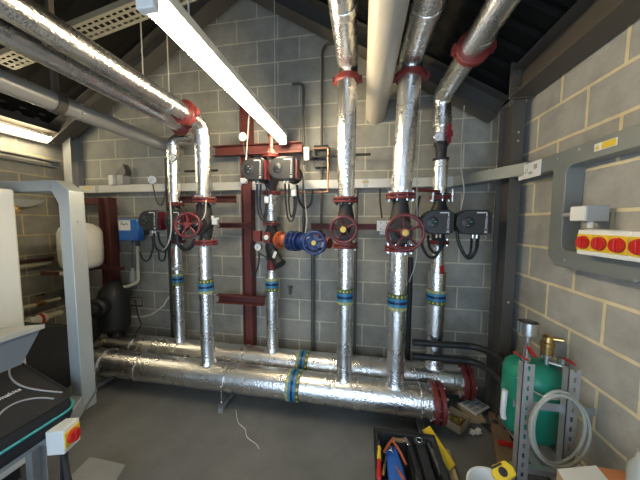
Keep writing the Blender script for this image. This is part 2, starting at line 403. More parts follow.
def band(parent, c, d, R, w, m):
    c, d = V(c), V(d).normalized()
    return MB().lathe(c-d*w/2, d, [(0, R-.002), (0, R), (w, R), (w, R-.002)], 36, caps=False).build('colour_band', m, parent)
def foilrun(pts, r, n=28, jitter=.0):
    return MB().tube(pts, r, n)
def label_patch(parent, c, R, z0, z1, ang0, ang1, m=REDK, name='sticker'):
    mb = MB(); vs = []; k = 8
    for z in (z0, z1):
        for i in range(k+1):
            g = ang0+(ang1-ang0)*i/k; vs.append((c[0]+math.cos(g)*R, c[1]+math.sin(g)*R, z))
    mb.add(vs, [(i, i+1, k+2+i, k+1+i) for i in range(k)]); return mb.build(name, m, parent)

YFR, YRE, ZH, RH = 1.96, 2.285, .213, .12
# ---- two floor-level headers
t = thing('header_pipe', 'thick foil-wrapped pipe lying along the floor nearest the camera', 'pipe', (-1, YFR, 0), 'foil-wrapped header pipes along the floor')
MB().lathe((-2.6, YFR, ZH), (1,0,0), [(0, .06), (0, RH-.01), (.02, RH)]+[(.02+i*.2, RH+random.uniform(-.003,.003)) for i in range(1, 15)]+[(3.14, RH)], 40).build('insulation', FOILW, t)
band(t, (-.545, YFR, ZH), (1,0,0), RH+.005, .115, BANDX)
for x in (-2.1, -1.12, -.05, .45):   # foil tape over the joints
    MB().lathe((x, YFR, ZH), (1,0,0), [(0, RH), (.003, RH+.0035), (.055, RH+.0035), (.058, RH)], 40, caps=False).build('foil_tape', FOIL, t)
flange(t, (.585, YFR, ZH), (1,0,0), .150, .030, RED, 10, gap=.02, br=.011)
t = thing('header_pipe', 'thick foil-wrapped pipe along the floor behind the first, close to the block wall', 'pipe', (-1, YRE, 0), 'foil-wrapped header pipes along the floor')
MB().lathe((-2.9, YRE, ZH), (1,0,0), [(0, .06), (0, RH-.01), (.02, RH)]+[(.02+i*.2, RH+random.uniform(-.003,.003)) for i in range(1, 18)]+[(3.77, RH)], 40).build('insulation', FOILW, t)
band(t, (-.55, YRE, ZH), (1,0,0), RH+.005, .115, BANDX)
for x in (-2.2, -1.2):
    MB().lathe((x, YRE, ZH), (1,0,0), [(0, RH), (.003, RH+.0035), (.055, RH+.0035), (.058, RH)], 40, caps=False).build('foil_tape', FOIL, t)
flange(t, (.905, YRE, ZH), (1,0,0), .150, .030, RED, 10, gap=.02, br=.011)
# supports under the headers
for x, yb, lab in ((-1.15, YRE, 'steel strut support under the floor pipes below the left risers'), (.46, YRE, 'steel strut support under the floor pipes beside the red end flange'),
                   (-2.45, YRE, 'steel strut support under the floor pipes next to the grey trunking upright')):
    t = thing('pipe_support', lab, 'pipe support', (x, 2.05, 0), 'pipe supports')
    mb = MB(); mb.box((x-.02, 1.80, .03), (x+.02, 2.46, .034)); mb.box((x-.02, 1.80, .034), (x-.0175, 2.46, .07)); mb.box((x+.0175, 1.80, .034), (x+.02, 2.46, .07))
    mb.build('channel', GALV, t)
    for y in (1.815, 2.44):
        MB().box((x-.02, y-.02, 0), (x+.02, y+.02, .03)).build('foot', GALV, t)
    mb = MB()
    for yc in (YFR, YRE):
        pts = [(x+.0, yc+math.cos(g)*(RH+.004), ZH+math.sin(g)*(RH+.004)) for g in [PI*(-.05+1.1*i/20) for i in range(21)]]
        mb.tube(pts, .006, 8)
    mb.build('u_bolt', CHROME, t)
    mb = MB(); mb.cyl((x, 1.818, .05), (x, 1.818, .25), .006, n=8); mb.cyl((x, 1.818, .07), (x, 1.818, .083), .013, n=6); mb.cyl((x, 1.818, .21), (x, 1.818, .222), .013, n=6)
    mb.build('threaded_rod', CHROME, t)

# ---- lower risers
def lower_riser(x, y, r, ztop, zb, flip, lab, cone=None):
    t = thing('riser_pipe', lab, 'pipe', (x, y, 0), 'foil-wrapped risers standing on the floor pipes')
    # the foot is cut to saddle the header: start a little inside its crown
    mb = MB(); prof = [(ZH+RH*.93, r+.012), (ZH+RH+.006, r+.006), (ZH+RH+.025, r)]
    zz = ZH+RH+.2
    while zz < ztop-.1: prof.append((zz, r+random.uniform(-.0015,.0015))); zz += .16
    if cone: prof += [(cone[0], r), (cone[1], cone[2]), (ztop, cone[2])]
    else: prof.append((ztop, r))
    mb.lathe((x, y, 0), (0,0,1), prof, 32); mb.build('insulation', FOIL, t)
    band(t, (x, y, zb), (0,0,1), r+.005, .125, BANDZF if flip else BANDZ)
    return t
lower_riser(-1.362, YFR, .060, 1.40, 1.035, False, 'front left foil riser below the oblique red handwheel valve')
lower_riser(-.132, YFR, .060, 1.40, 1.015, False, 'front middle foil riser below the small dark red handwheel')
lower_riser(.272, YFR, .069, 1.385, .998, False, 'front right foil riser below the large red handwheel')
t = lower_riser(-1.915, YRE, .050, 1.36, .997, True, 'rear left foil riser with a red sticker, below the left twin pump', cone=(1.08, 1.14, .045))
label_patch(t, (-1.915, YRE), .047, 1.18, 1.33, -PI*.98, -PI*.62)
MB().lathe((-1.915, YRE, 1.10), (0,0,1), [(0,.052),(.004,.055),(.03,.055),(.034,.052)], 24).build('clip', GREYP, t)
t = lower_riser(-.872, YRE, .058, 1.135, .993, True, 'rear middle foil riser below the dark strainer and red valve', cone=(1.06, 1.12, .035))
t = lower_riser(.646, YRE, .075, 1.40, .958, True, 'rear right foil riser with a red sticker, below the right twin pump', cone=(1.05, 1.10, .052))
label_patch(t, (.646, YRE), .0545, 1.12, 1.24, -PI*.45, -PI*.12)

# ---- handwheel valves on the three front risers
def gate_valve(x, y, z0, z1, zw, yw, rw, fr, lab, hubm=GOLD, tilt=(0,-1,0)):
    t = thing('gate_valve', lab, 'valve', (x, y, z0), 'red handwheel gate valves on the front risers')
    zc = (z0+z1)/2; r0 = fr*.56
    MB().lathe((x, y, z0+.035), (0,0,1), [(0, r0), (.03, r0*.92), (zc-z0-.085, r0*1.18), (zc-z0-.035, r0*1.3), (zc-z0+.015, r0*1.18), (z1-z0-.10, r0*.92), (z1-z0-.07, r0)], 28).build('body', IRON, t)
    flange(t, (x, y, z0+.016), (0,0,1), fr, .018, RED, 8, 'flange', gap=.008)
    flange(t, (x, y, z1-.016), (0,0,1), fr, .018, RED, 8, 'flange', gap=.008)
    o = V((x, y, zw)); w = V((x, yw, zw))
    mb = MB(); mb.lathe(o, (0,-1,0), [(0, r0*1.15), (.06, r0*1.15), (.062, r0*1.4), (.085, r0*1.4), (.087, r0*.8), (y-yw-.05, r0*.42), (y-yw-.045, r0*.3), (y-yw-.015, r0*.28)], 24)
    mb.build('bonnet', IRON, t)
    d = V(tilt).normalized()
    wh = MB(); wh.ring(w, d, rw, .0115, 40, 10); a = d.orthogonal().normalized(); b2 = d.cross(a)
    if abs(a.z) < .5: a, b2 = b2, a
    for i in range(5):
        g = 2*PI*i/5+.3; e = (a*math.cos(g)+b2*math.sin(g)); wh.tube([w-d*.006+e*rw*.2, w-d*.010+e*rw*.6, w+e*rw], .009, 8)
    wh.lathe(w-d*.02, d, [(0, rw*.26), (.03, rw*.3), (.036, rw*.26)], 20)
    wheel = wh.build('handwheel', mat('maroon_paint', (.115,.016,.020), .42, noise=.15, nscale=25), t)
    MB().lathe(w+d*.012, d, [(0, .024), (.012, .022), (.013, .010), (.022, .010)], 6).build('hub_nut', hubm, wheel)
    return t
gate_valve(-.134, YFR, 1.405, 1.79, 1.552, 1.735, .090, .098, 'black gate valve with small dark red handwheel on the middle front riser')
gate_valve(.276, YFR, 1.39, 1.815, 1.535, 1.715, .117, .108, 'black gate valve with the largest dark red handwheel, right front riser')
gate_valve(-1.352, YFR, 1.405, 1.80, 1.572, 1.735, .092, .096, 'black gate valve with red handwheel seen side-on, left front riser', RED, (.25,-.95,.12))

# ---- upper risers and overhead mains, each one run of foil pipe
def main_run(lab, pts, r, m, coup, rb=.12, r2=None, tape=()):
    """one run of foil pipe; r2 = the thicker lagging of the overhead length"""
    t = thing('overhead_pipe', lab, 'pipe', pts[0], 'foil-wrapped mains from valve to roof')
    P = bend(pts, rb, 9)
    if r2:
        h = P[-1].z*0+pts[1][2]; rs = [r if p.z < h-rb-.02 else r2 for p in P]
    else: rs = r
    MB().tube(P, rs, 30).build('insulation', m, t)
    for c, d, R in coup: coupling(t, c, d, R)
    for c, d, w, rr in tape:
        c, d = V(c), V(d).normalized(); MB().lathe(c-d*w/2, d, [(0, rr), (.002, rr+.003), (w-.002, rr+.003), (w, rr)], 30, caps=False).build('foil_tape', FOILW, t)
    return t
main_run('foil main rising from the left handwheel valve and turning forward along the left', [(-1.36, YFR, 1.795), (-1.36, YFR, 2.434), (-1.36, YF+.002, 2.434)], .062, FOIL, [((-1.36, 1.76, 2.434), (0,1,0), .094)],
         tape=[((-1.36, YFR, 2.25), (0,0,1), .02, .062), ((-1.36, 1.6, 2.434), (0,1,0), .05, .062)])
main_run('foil main rising from the small handwheel valve then running forward overhead', [(-.134, YFR, 1.785), (-.134, YFR, 2.66), (-.134, YFR, 2.795), (-.12, YF+.002, 2.795)], .063, FOIL, [((-.134, YFR, 2.675), (0,0,1), .094)], .10, .076,
         tape=[((-.134, YFR, 2.55), (0,0,1), .03, .063), ((-.125, 1.45, 2.795), (0,1,0), .06, .076)])
main_run('foil main rising from the largest handwheel valve then running forward overhead', [(.278, YFR, 1.81), (.318, YFR, 2.65), (.322, YFR, 2.775), (.345, YF+.002, 2.775)], .075, FOIL, [((.3195, YFR, 2.655), (.03,0,1), .108)], .10, .082,
         tape=[((.312, YFR, 2.56), (.05,0,1), .04, .075), ((.328, 1.5, 2.775), (0,1,0), .05, .082)])
main_run('foil main above the right twin pump leaning out to the far right overhead', [(.640, YRE, 2.40), (.632, YRE, 2.66), (.676, YF+.002, 2.70)], .072, FOIL, [((.646, 1.73, 2.668), (0,1,0), .103)],
         tape=[((.640, YRE, 2.46), (0,0,1), .03, .072), ((.65, 1.62, 2.67), (0,1,0), .04, .072)])
main_run('dull foil main from the rear left riser stepping under the bright foil pipe', [(-1.92, YRE, 1.80), (-1.92, YRE, 2.435), (-1.585, YRE, 2.435), (-1.575, YF+.002, 2.435)], .056, FOIL, [((-1.58, 1.98, 2.435), (0,1,0), .082)], .10,
         tape=[((-1.92, YRE, 2.1), (0,0,1), .02, .056), ((-1.75, YRE, 2.435), (1,0,0), .03, .056)])
t = thing('flue_pipe', 'wide cream painted pipe overhead entering the back wall between two foil mains', 'pipe', (.125, YB, 2.67))
MB().tube([(.105, YF+.002, 2.69), (.105, 1.0, 2.675), (.105, YB-.001, 2.655)], .097, 36).build('pipe_wall', DUCT, t)
t = thing('grey_pipe', 'dull grey painted pipe slanting across the upper left into the back wall', 'pipe', (-2.06, YB, 2.40))
MB().tube([(-2.06, YF+.002, 2.405), (-2.06, 1.2, 2.40), (-2.06, YB-.001, 2.395)], .062, 30).build('pipe_wall', LAG, t)
MB().lathe((-2.06, 1.38, 2.40), (0,1,0), [(0,.0625),(0,.073),(.05,.073),(.05,.0625)], 30, caps=False).build('clamp', STEELBR, t)
MB().lathe((-2.06, 1.52, 2.399), (0,1,0), [(0,.062),(.001,.065),(.012,.065),(.013,.062)], 30, caps=False).build('joint_ring', LAG, t)
mb = MB(); mb.box((-2.075, 1.39, 2.47), (-2.045, 1.42, 3.52)); mb.build('drop_rod', STEELBR, t)

# ---- section between right pump and its main: foil, black valve, fittings
t = thing('riser_pipe', 'short foil riser section with a black valve above the right twin pump', 'pipe', (.64, YRE, 1.83))
MB().lathe((.642, YRE, 1.845), (0,0,1), [(0,.058),(.28,.058)], 28).build('insulation', FOIL, t)
MB().lathe((.641, YRE, 2.125), (0,0,1), [(0,.060),(.02,.066),(.022,.040),(.10,.045),(.13,.052),(.132,.06),(.15,.06)], 24).build('valve_body', IRON, t)
MB().lathe((.640, YRE, 2.275), (0,0,1), [(0,.045),(.06,.05),(.125,.055)], 24).build('neck', FOILW, t)
mb = MB(); mb.box((.655, 2.195, 2.30), (.70, 2.23, 2.345)); mb.box((.665, 2.20, 2.25), (.69, 2.225, 2.40)); mb.build('valve_handle', mat('crimson_lever', (.26,.012,.018), .4), t)

# ================================================================== PUMPS
def pump_head(parent, x0, x1, z0, z1, yfr, depth=.11, mirror=False):
    """charcoal control head: rounded on the left, square on the right, with display and white corner mark"""
    w, h = x1-x0, z1-z0; zc = (z0+z1)/2; r = h/2; poly = []
    for i in range(17):
        g = PI/2+PI*i/16; poly.append((x0+r*.95+math.cos(g)*r*.95, yfr, zc+math.sin(g)*r))
    poly += [(x1-.012, yfr, z0), (x1, yfr, z0+.012), (x1, yfr, z1-.012), (x1-.012, yfr, z1)]
    hd = MB().prism(poly, (0, depth, 0)).build('control_head', HEAD, parent, bevel=.008)
    MB().lathe((x0+w*.36, yfr+.001, zc), (0,-1,0), [(0, .042), (.003, .042), (.005, .038)], 28).build('display', BLACKP, hd)
    for k, (dx, dz) in enumerate(((.0, .022), (.018, .003), (-.002, -.024))):
        q = MB(); q.box((x0+w*.36+dx-.007, yfr-.0065, zc+dz-.002), (x0+w*.36+dx+.007, yfr-.005, zc+dz+.002)); q.build('indicator', CLEAR if k == 1 else GREYP, hd)
    mb = MB(); mb.box((x0+w*.60, yfr-.0015, z1-.026), (x1-.020, yfr, z1-.018)); mb.box((x1-.026, yfr-.0015, z1-.05), (x1-.020, yfr, z1-.018)); mb.build('corner_mark', WHITE, hd)
    text('MAGNA3', 'lettering', WHITE, hd, (x1-.025, yfr-.001, zc-.008), .021, (0,0,-1), (1,0,0))
    mb = MB(); cx, cz = x1-.025, z0+.022
    mb.bar((cx-.009, yfr-.0008, cz-.009), (cx+.009, yfr-.0008, cz+.009), .0016, .004, up=(1,0,-1)); mb.bar((cx-.009, yfr-.0008, cz+.009), (cx+.009, yfr-.0008, cz-.009), .0016, .004, up=(1,0,1))
    mb.build('cross_mark', WHITE, hd)
    for k in (-.022, .006):
        q = MB(); q.cyl((x1-.07+k, yfr+.045, z0+.002), (x1-.07+k, yfr+.045, z0-.028), .010, n=10); q.build('cable_gland', CHROME, hd)
    return hd
def twin_pump(x, y, z0, z1, heads, yfr, lab, mot=RED):
    t = thing('twin_pump', lab, 'pump', (x, y, z0), 'twin-head circulation pumps')
    zc = (heads[0][2]+heads[0][3])/2; cx = sum((h[0]+h[1])/2 for h in heads)/2
    mb = MB(); mb.lathe((x, y, z0+.03), (0,0,1), [(0, .05), (.04, .052), ((z1-z0)*.35, .08), ((z1-z0)*.65-.03, .08), (z1-z0-.10, .052), (z1-z0-.06, .05)], 24)
    for h in heads:
        hx = (h[0]+h[1])/2+.02; mb.lathe((hx, y+.06, zc), (0,-1,0), [(0, .075), (.02, .085), (.075, .085), (.09, .07)], 24)
    mb.build('volute', IRON, t)
    flange(t, (x, y, z0+.014), (0,0,1), .085, .014, RED, 4, gap=.004); flange(t, (x, y, z1-.014), (0,0,1), .085, .014, RED, 4, gap=.004)
    for h in heads:
        hx = (h[0]+h[1])/2+.02; mb = MB(); d = y-.03-(yfr+.105)
        mb.lathe((hx, y-.025, zc), (0,-1,0), [(0, .078), (d*.3, .080), (d, .080), (d+.005, .074)], 28)
        for k in range(10):
            g = 2*PI*k/10; mb.bar((hx+math.cos(g)*.082, y-.03, zc+math.sin(g)*.082), (hx+math.cos(g)*.082, y-.03-d*.9, zc+math.sin(g)*.082), .006, .012, up=(math.cos(g),0,math.sin(g)))
        # side plate that shows between the heads
        mb.box((h[1]-.002, yfr+.02, zc-.082), (h[1]+.022, yfr+.11, zc+.075))
        mb.build('motor', mot, t)
        pump_head(t, *h, yfr)
    return t
DKPUMP = mat('dark_red_motor', (.12,.010,.016), .4)
twin_pump(-.872, YRE, 1.86, 2.235, [(-1.035, -.835, 1.955, 2.140), (-.785, -.565, 1.955, 2.140)], 2.0, 'twin pump with two charcoal heads below the strip light, above the centre riser', DKPUMP)
twin_pump(.646, YRE, 1.42, 1.83, [(.445, .655, 1.515, 1.700), (.688, .915, 1.515, 1.700)], 2.0, 'twin pump with two black heads right of the largest handwheel', IRON)
twin_pump(-1.915, YRE, 1.38, 1.79, [(-2.075, -1.875, 1.515, 1.705), (-1.805, -1.625, 1.515, 1.705)], 2.0, 'twin pump with two dark heads beside the blue control box', DKPUMP)

for x, lab in ((.565, 'left'), (.715, 'right')):
    t = thing('test_point', f'small bright pipe tapping above the {lab} head of the right twin pump', 'fitting', (x, 2.2, 1.80), 'pipe tappings')
    MB().lathe((x, 2.19, 1.775), (0,0,1), [(0,.010),(.05,.010),(.052,.018),(.075,.018),(.077,.010),(.10,.010)], 12).build('stem', CHROME, t)
    MB().cyl((x, 2.19, 1.84), (.645, YRE-.05, 1.845), .008, n=8).build('branch', IRON, t)
# centre: foil section, red valve, strainer under the centre pump
t = thing('riser_pipe', 'short foil section with red sticker under the centre twin pump', 'pipe', (-.872, YRE, 1.60))
MB().lathe((-.872, YRE, 1.615), (0,0,1), [(0,.057),(.08,.057),(.245,.055)], 28).build('insulation', FOILW, t)
label_patch(t, (-.872, YRE), .0585, 1.66, 1.79, -PI*.92, -PI*.62)
t = thing('air_vent', 'brass air vent on a copper stub above the centre twin pump', 'vent', (-.872, YRE, 2.24))
mb = MB(); mb.lathe((-.872, YRE, 2.235), (0,0,1), [(0,.05),(.03,.045),(.06,.02),(.17,.018)], 20); mb.build('stub', REDOX, t)
MB().lathe((-.872, YRE, 2.405), (0,0,1), [(0,.02),(.005,.03),(.07,.03),(.08,.018),(.10,.012)], 20).build('vent_body', BRASS, t)
t = thing('strainer', 'black angled strainer with white tag below the centre twin pump', 'strainer', (-.872, YRE, 1.14))
mb = MB(); mb.lathe((-.872, YRE, 1.235), (0,0,1), [(0,.05),(.02,.06),(.025,.045),(.12,.062),(.27,.062),(.33,.045),(.335,.06),(.36,.055)], 24)
mb.lathe((-.872, YRE-.01, 1.33), (.55,-.35,-.62), [(0,.05),(.16,.048),(.163,.06),(.185,.06),(.19,.03)], 20); mb.build('body', IRON, t)
flange(t, (-.872, YRE, 1.585), (0,0,1), .082, .012, RED, 8, gap=.004)
MB().lathe((-.872, YRE, 1.135), (0,0,1), [(0,.042),(.02,.048),(.085,.042),(.10,.05)], 20).build('butterfly_valve', RED, t)
mb = MB(); mb.box((-1.0, 2.15, 1.42), (-.93, 2.20, 1.52)); mb.build('actuator', RED, t)
mb = MB(); mb.box((-.895, 2.14, 1.41), (-.835, 2.19, 1.51)); mb.build('actuator', RED, t)
MB().lathe((-.865, 2.14, 1.46), (0,-1,0), [(0,.022),(.015,.022),(.018,.016)], 20).build('indicator_cap', WHITE, t)
q = V((-.80, 2.17, 1.30)); MB().bar(q-V((.012,0,.03)), q+V((.012,0,.03)), .026, .004, up=(0,-1,0)).build('tag', PAPER, t)

# cross connection: orange flange, blue flanges, blue handwheel valve
A0 = V((-.872, YRE, 1.43)); B0 = V((-.134, YFR, 1.43)); dv = (B0-A0).normalized(); Lc = (B0-A0).length
on = lambda f: A0+dv*(Lc*f)
t = thing('connector', 'orange flanged connector between the strainer and the blue valve', 'connector', on(.25))
mb = MB(); mb.lathe(on(.08), dv, [(0,.055),(.04,.058),(.042,.085),(.058,.085),(.06,.05),(.10,.062),(.13,.05),(.16,.045)], 28); mb.build('body', ORANGE, t)
for i in range(6):
    g = 2*PI*i/6; a = V((0,0,1)); b2 = dv.cross(a); p = on(.08)+dv*.05+(a*math.cos(g)+b2*math.sin(g))*.073
    MB().cyl(p-dv*.018, p+dv*.018, .009, n=6).build('bolt', CHROME, t)
t = thing('check_valve', 'narrow blue flanged valve with bright bolts beside the orange connector', 'valve', on(.36))
mb = MB(); mb.lathe(on(.285), dv, [(0,.05),(.008,.05),(.01,.092),(.03,.092),(.032,.06),(.06,.06),(.062,.092),(.082,.092),(.084,.05),(.09,.05)], 30); mb.build('body', BLUE, t)
for i in range(8):
    g = 2*PI*(i+.5)/8; a = V((0,0,1)); b2 = dv.cross(a); p = on(.285)+(a*math.cos(g)+b2*math.sin(g))*.078
    MB().cyl(p+dv*.002, p+dv*.094, .009, n=6).build('bolt', CHROME, t)
t = thing('blue_valve', 'blue gate valve with round blue handwheel and brass hub beside the small red wheel', 'valve', on(.62))
mb = MB(); mb.lathe(on(.40), dv, [(0,.045),(.005,.085),(.024,.085),(.026,.055),(.09,.08),(.15,.08),(.21,.055),(.212,.085),(.232,.085),(.237,.045)], 30); mb.build('body', BLUE, t)
c = V((-.383, 1.985, 1.437)); dd = V((0,-1,0))
MB().lathe(c+V((0,.06,0)), dd, [(0,.055),(.05,.05),(.052,.03),(.12,.02)], 20).build('bonnet', BLUE, t)
w = c+dd*.045; mb = MB(); mb.ring(w, dd, .088, .012, 40, 10)
for i in range(4):
    g = 2*PI*i/4+.4; e = V((math.cos(g),0,math.sin(g))); mb.tube([w+e*.02, w+e*.085], .012, 8)
mb.lathe(w-dd*.01, dd, [(0,.06),(.012,.058),(.014,.03),(.02,.028)], 28); wh = mb.build('handwheel', BLUE, t)
MB().lathe(w+dd*.011, dd, [(0,.022),(.012,.02)], 6).build('hub_nut', GOLD, wh)
t = thing('reducer', 'short red flanged reducer joining the blue valve to the middle front riser', 'connector', on(.86))
mb = MB(); mb.lathe(on(.70), dv, [(0,.05),(.002,.085),(.02,.085),(.022,.05),(.10,.045)], 28); mb.build('body', RED, t)
p = on(.74)+V((0,-.07,-.01)); MB().box(p-V((.02,.004,.022)), p+V((.02,.0,.022))).build('tag', PAPER, t)

# ================================================================== RED STEEL SUPPORTS
def chan(a, b, open_axis='y', th=.008):
    mb = MB(); (x0,y0,z0),(x1,y1,z1) = a, b
    mb.box((x0,y1-th,z0),(x1,y1,z1)); mb.box((x0,y0,z0),(x1,y1,z0+th)); mb.box((x0,y0,z1-th),(x1,y1,z1)); return mb
t = thing('steel_support', 'red oxide steel post with cross arms on the back wall left of centre', 'support', (-1.2, 2.47, 0))
mb = MB(); mb.box((-1.253, 2.42, 0), (-1.245, 2.52, 2.80)); mb.box((-1.155, 2.42, 0), (-1.147, 2.52, 2.80)); mb.box((-1.245, 2.455, 0), (-1.155, 2.465, 2.80)); mb.build('post', REDOX, t)
chan((-1.53, 2.36, 2.275), (-.60, 2.42, 2.375)).build('cross_arm', REDOX, t)
chan((-1.50, 2.36, 1.537), (-1.15, 2.42, 1.592)).build('cross_arm', REDOX, t)
chan((-1.53, 2.36, .735), (-1.0, 2.42, .825)).build('cross_arm', REDOX, t)
o = chan((-.52, 2.43, 1.53), (.35, 2.48, 1.59)).build('support_rail', REDOX); tag(o, 'red oxide steel rail on the back wall behind the blue handwheel valve', 'support')
o = MB().box((-.5, 2.48, 1.545), (-.48, 2.549, 1.575)).box((.20, 2.48, 1.545), (.22, 2.549, 1.575)).build('wall_bracket', REDOX, o)
t = thing('pipe_bracket', 'dark red steel bracket clamping the two left risers above the pumps', 'support', (-1.65, 2.2, 1.82))
chan((-2.0, 2.36, 1.80), (-1.30, 2.41, 1.87)).build('rail', DKRED, t)
MB().box((-1.72, 2.41, 1.81), (-1.66, 2.549, 1.86)).build('wall_arm', DKRED, t)
mb = MB(); mb.box((-1.76, 2.40, 1.45), (-1.68, 2.46, 1.80)); mb.build('drop_plate', DKRED, t)
t = thing('pipe_bracket', 'dark red steel strap joining the right handwheel riser to the rear right riser', 'support', (.5, 2.1, 1.86))
MB().bar((.335, 2.02, 1.862), (.62, 2.23, 1.862), .03, .022).build('strap', RED, t)
t = thing('steel_support', 'dark red steel goalpost frame beside the white expansion vessel', 'support', (-2.95, 2.45, 0))
mb = MB(); mb.box((-3.02, 2.40, 0), (-3.012, 2.50, 1.875)); mb.box((-2.888, 2.40, 0), (-2.88, 2.50, 1.875)); mb.box((-3.012, 2.445, 0), (-2.888, 2.455, 1.875)); mb.build('post', DKRED, t)
MB().box((-3.62, 2.42, 1.80), (-3.02, 2.50, 1.875)).build('top_beam', DKRED, t)
mb = MB(); mb.box((-3.2, 1.95, 1.055), (-2.62, 1.98, 1.095)); mb.box((-3.2, 2.30, 1.055), (-2.62, 2.33, 1.095)); mb.box((-3.0, 1.98, 1.06), (-2.94, 2.42, 1.09)); mb.build('shelf_arm', DKRED, t)

# ================================================================== EXPANSION VESSEL, TANK, LEFT PIPES
t = thing('expansion_vessel', 'white round-topped expansion vessel on the red frame behind the trunking', 'vessel', (-2.92, 2.13, 1.10))
zz = 1.10; MB().lathe((-2.92, 2.13, 0), (0,0,1), [(zz,.10),(zz+.01,.13),(zz+.04,.165),(zz+.10,.176),(zz+.20,.178),(zz+.212,.181),(zz+.225,.178),(zz+.38,.176),(zz+.43,.155),(zz+.47,.10),(zz+.485,.04)], 40).build('shell', CREAM, t, sharp=60)
for x in (-2.93, -2.78):
    MB().box((x-.02, 1.945, 1.065), (x+.02, 1.949, 1.10)).build('tag', PAPER, t)
t = thing('buffer_tank', 'large black insulated drum lying behind the tool bag at lower left', 'tank', (-3.0, 1.50, 0))
MB().lathe((-3.50, 1.50, .42), (1,0,0), [(0,.29),(.03,.33),(.96,.33),(.985,.315),(.99,.1)], 44).build('shell', BLACK, t)
MB().lathe((-2.58, 1.50, .42), (1,0,0), [(0,.331),(0,.337),(.02,.337),(.02,.331)], 44, caps=False).build('end_seam', IRON, t)
for x in (-3.3, -2.8): MB().box((x-.05, 1.28, 0), (x+.05, 1.72, .17)).build('cradle', IRON, t)
t = thing('lagged_pump', 'black lagged pump body on the rear floor pipe behind the grey upright', 'pump', (-2.74, YRE, .333))
mb = MB(); mb.lathe((-2.74, YRE, .325), (0,0,1), [(0,.07),(.05,.075),(.06,.12),(.10,.15),(.42,.15),(.52,.12),(.60,.06),(.62,.02)], 28); mb.lathe((-2.74, YRE-.1, .70), (.3,-1,0), [(0,.10),(.12,.10),(.14,.08)], 20); mb.build('lagging', BLACK, t)
MB().lathe((-2.74+.04, YRE-.24, .70), (.3,-1,0), [(0,.05),(.02,.05),(.03,.03)], 18).build('end_cap', IRON, t)

for pts, r, m, lab in (([(-3.56, .3, 1.165), (-3.56, 2.30, 1.165)], .018, DKRED, 'dark red pipe on the left wall, highest of the low pipes'),
                       ([(-3.53, .3, 1.105), (-3.53, 2.25, 1.12)], .020, BEIGE, 'pale beige pipe on the left wall below the dark red pipe'),
                       ([(-3.45, .3, .69), (-3.45, 2.26, .705)], .020, BEIGE, 'pale beige pipe low on the left wall with a brass valve'),
                       ([(-3.38, .9, .53), (-3.38, 2.22, .56)], .034, BEIGE, 'thick pale pipe lowest on the left wall with red valve')):
    ob = MB().tube(pts, r, 14).build('wall_pipe', m); tag(ob, lab, 'pipe', 'low pipes on the left wall')
t = thing('drain_valve', 'small brass valve on the beige pipe low on the left wall', 'valve', (-3.45, 2.08, .70))
mb = MB(); mb.cyl((-3.45, 2.04, .70), (-3.45, 2.12, .70), .032, n=12); mb.cyl((-3.45, 2.08, .70), (-3.45, 2.08, .79), .014, n=10); mb.build('body', BRASS, t)
MB().box((-3.455, 2.05, .785), (-3.445, 2.13, .80)).build('lever', CHROME, t)
t = thing('drain_valve', 'pale valve with red collar on the thick pipe low on the left wall', 'valve', (-3.38, 2.0, .55))
mb = MB(); mb.lathe((-3.38, 1.93, .556), (0,1,0), [(0,.036),(.005,.05),(.04,.05),(.05,.04),(.10,.055),(.14,.055),(.15,.036)], 18); mb.build('body', PAPER, t)
MB().lathe((-3.38, 2.02, .557), (0,1,0), [(0,.056),(.025,.056)], 18).build('collar', REDK, t)

# ---- blue controller with beige conduit
t = thing('control_box', 'bright blue wall box with white label left of the left twin pump', 'control box', (-2.57, 2.45, 1.38))
MB().box((-2.70, 2.35, 1.385), (-2.455, 2.44, 1.628)).build('casing', BLUEBOX, t, bevel=.01)
MB().box((-2.66, 2.44, 1.44), (-2.50, 2.549, 1.56)).build('wall_mount', BLACKP, t)
lb = MB().box((-2.69, 2.347, 1.50), (-2.54, 2.3495, 1.612)).build('label_plate', PAPER, t)
MB().tube(smooth([(-2.665+.02*i, 2.346, 1.568+.008*math.sin(i*2.1)) for i in range(6)], 6), .004, 6).build('lettering', BLACKP, lb)
MB().box((-2.665, 2.346, 1.59), (-2.63, 2.347, 1.596)).build('lettering', BLUEBOX, lb)
mb = MB(); mb.cyl((-2.53, 2.42, 1.385), (-2.53, 2.42, 1.32), .022, n=12); mb.cyl((-2.60, 2.42, 1.385), (-2.60, 2.42, 1.35), .012, n=10); mb.build('gland', BLACKP, t)
ob = MB().tube(bend([(-2.53, 2.42, 1.32), (-2.545, 2.42, .90), (-2.62, 2.34, .862), (-2.86, 2.33, .855)], .04), .017, 12).build('waste_pipe', BEIGE); tag(ob, 'beige plastic pipe dropping from the blue wall box and turning left', 'pipe')
t = thing('dosing_bottle', 'small clear bottle hanging under the blue wall box', 'bottle', (-2.62, 2.40, .91))
MB().lathe((-2.615, 2.42, .885), (0,0,1), [(0,.03),(.005,.034),(.13,.034),(.16,.02),(.18,.018)], 18).build('bottle_body', HOSE, t)
MB().cyl((-2.615, 2.42, 1.065), (-2.60, 2.42, 1.35), .004, n=6).build('feed_tube', BLACKP, t)
t = thing('drain_valve', 'silver pipe stub with valve low on the back wall right of the red frame', 'valve', (-2.65, 2.35, .70))
mb = MB(); mb.cyl(at(102, 303, 'Y', 2.40), at(123, 305, 'Y', 2.40), .026, n=14); mb.cyl(at(123, 305, 'Y', 2.40), at(128, 305, 'Y', 2.40), .04, n=14); mb.cyl(at(127, 298, 'Y', 2.40), at(127, 310, 'Y', 2.40), .015, n=10); mb.build('body', CHROME, t)
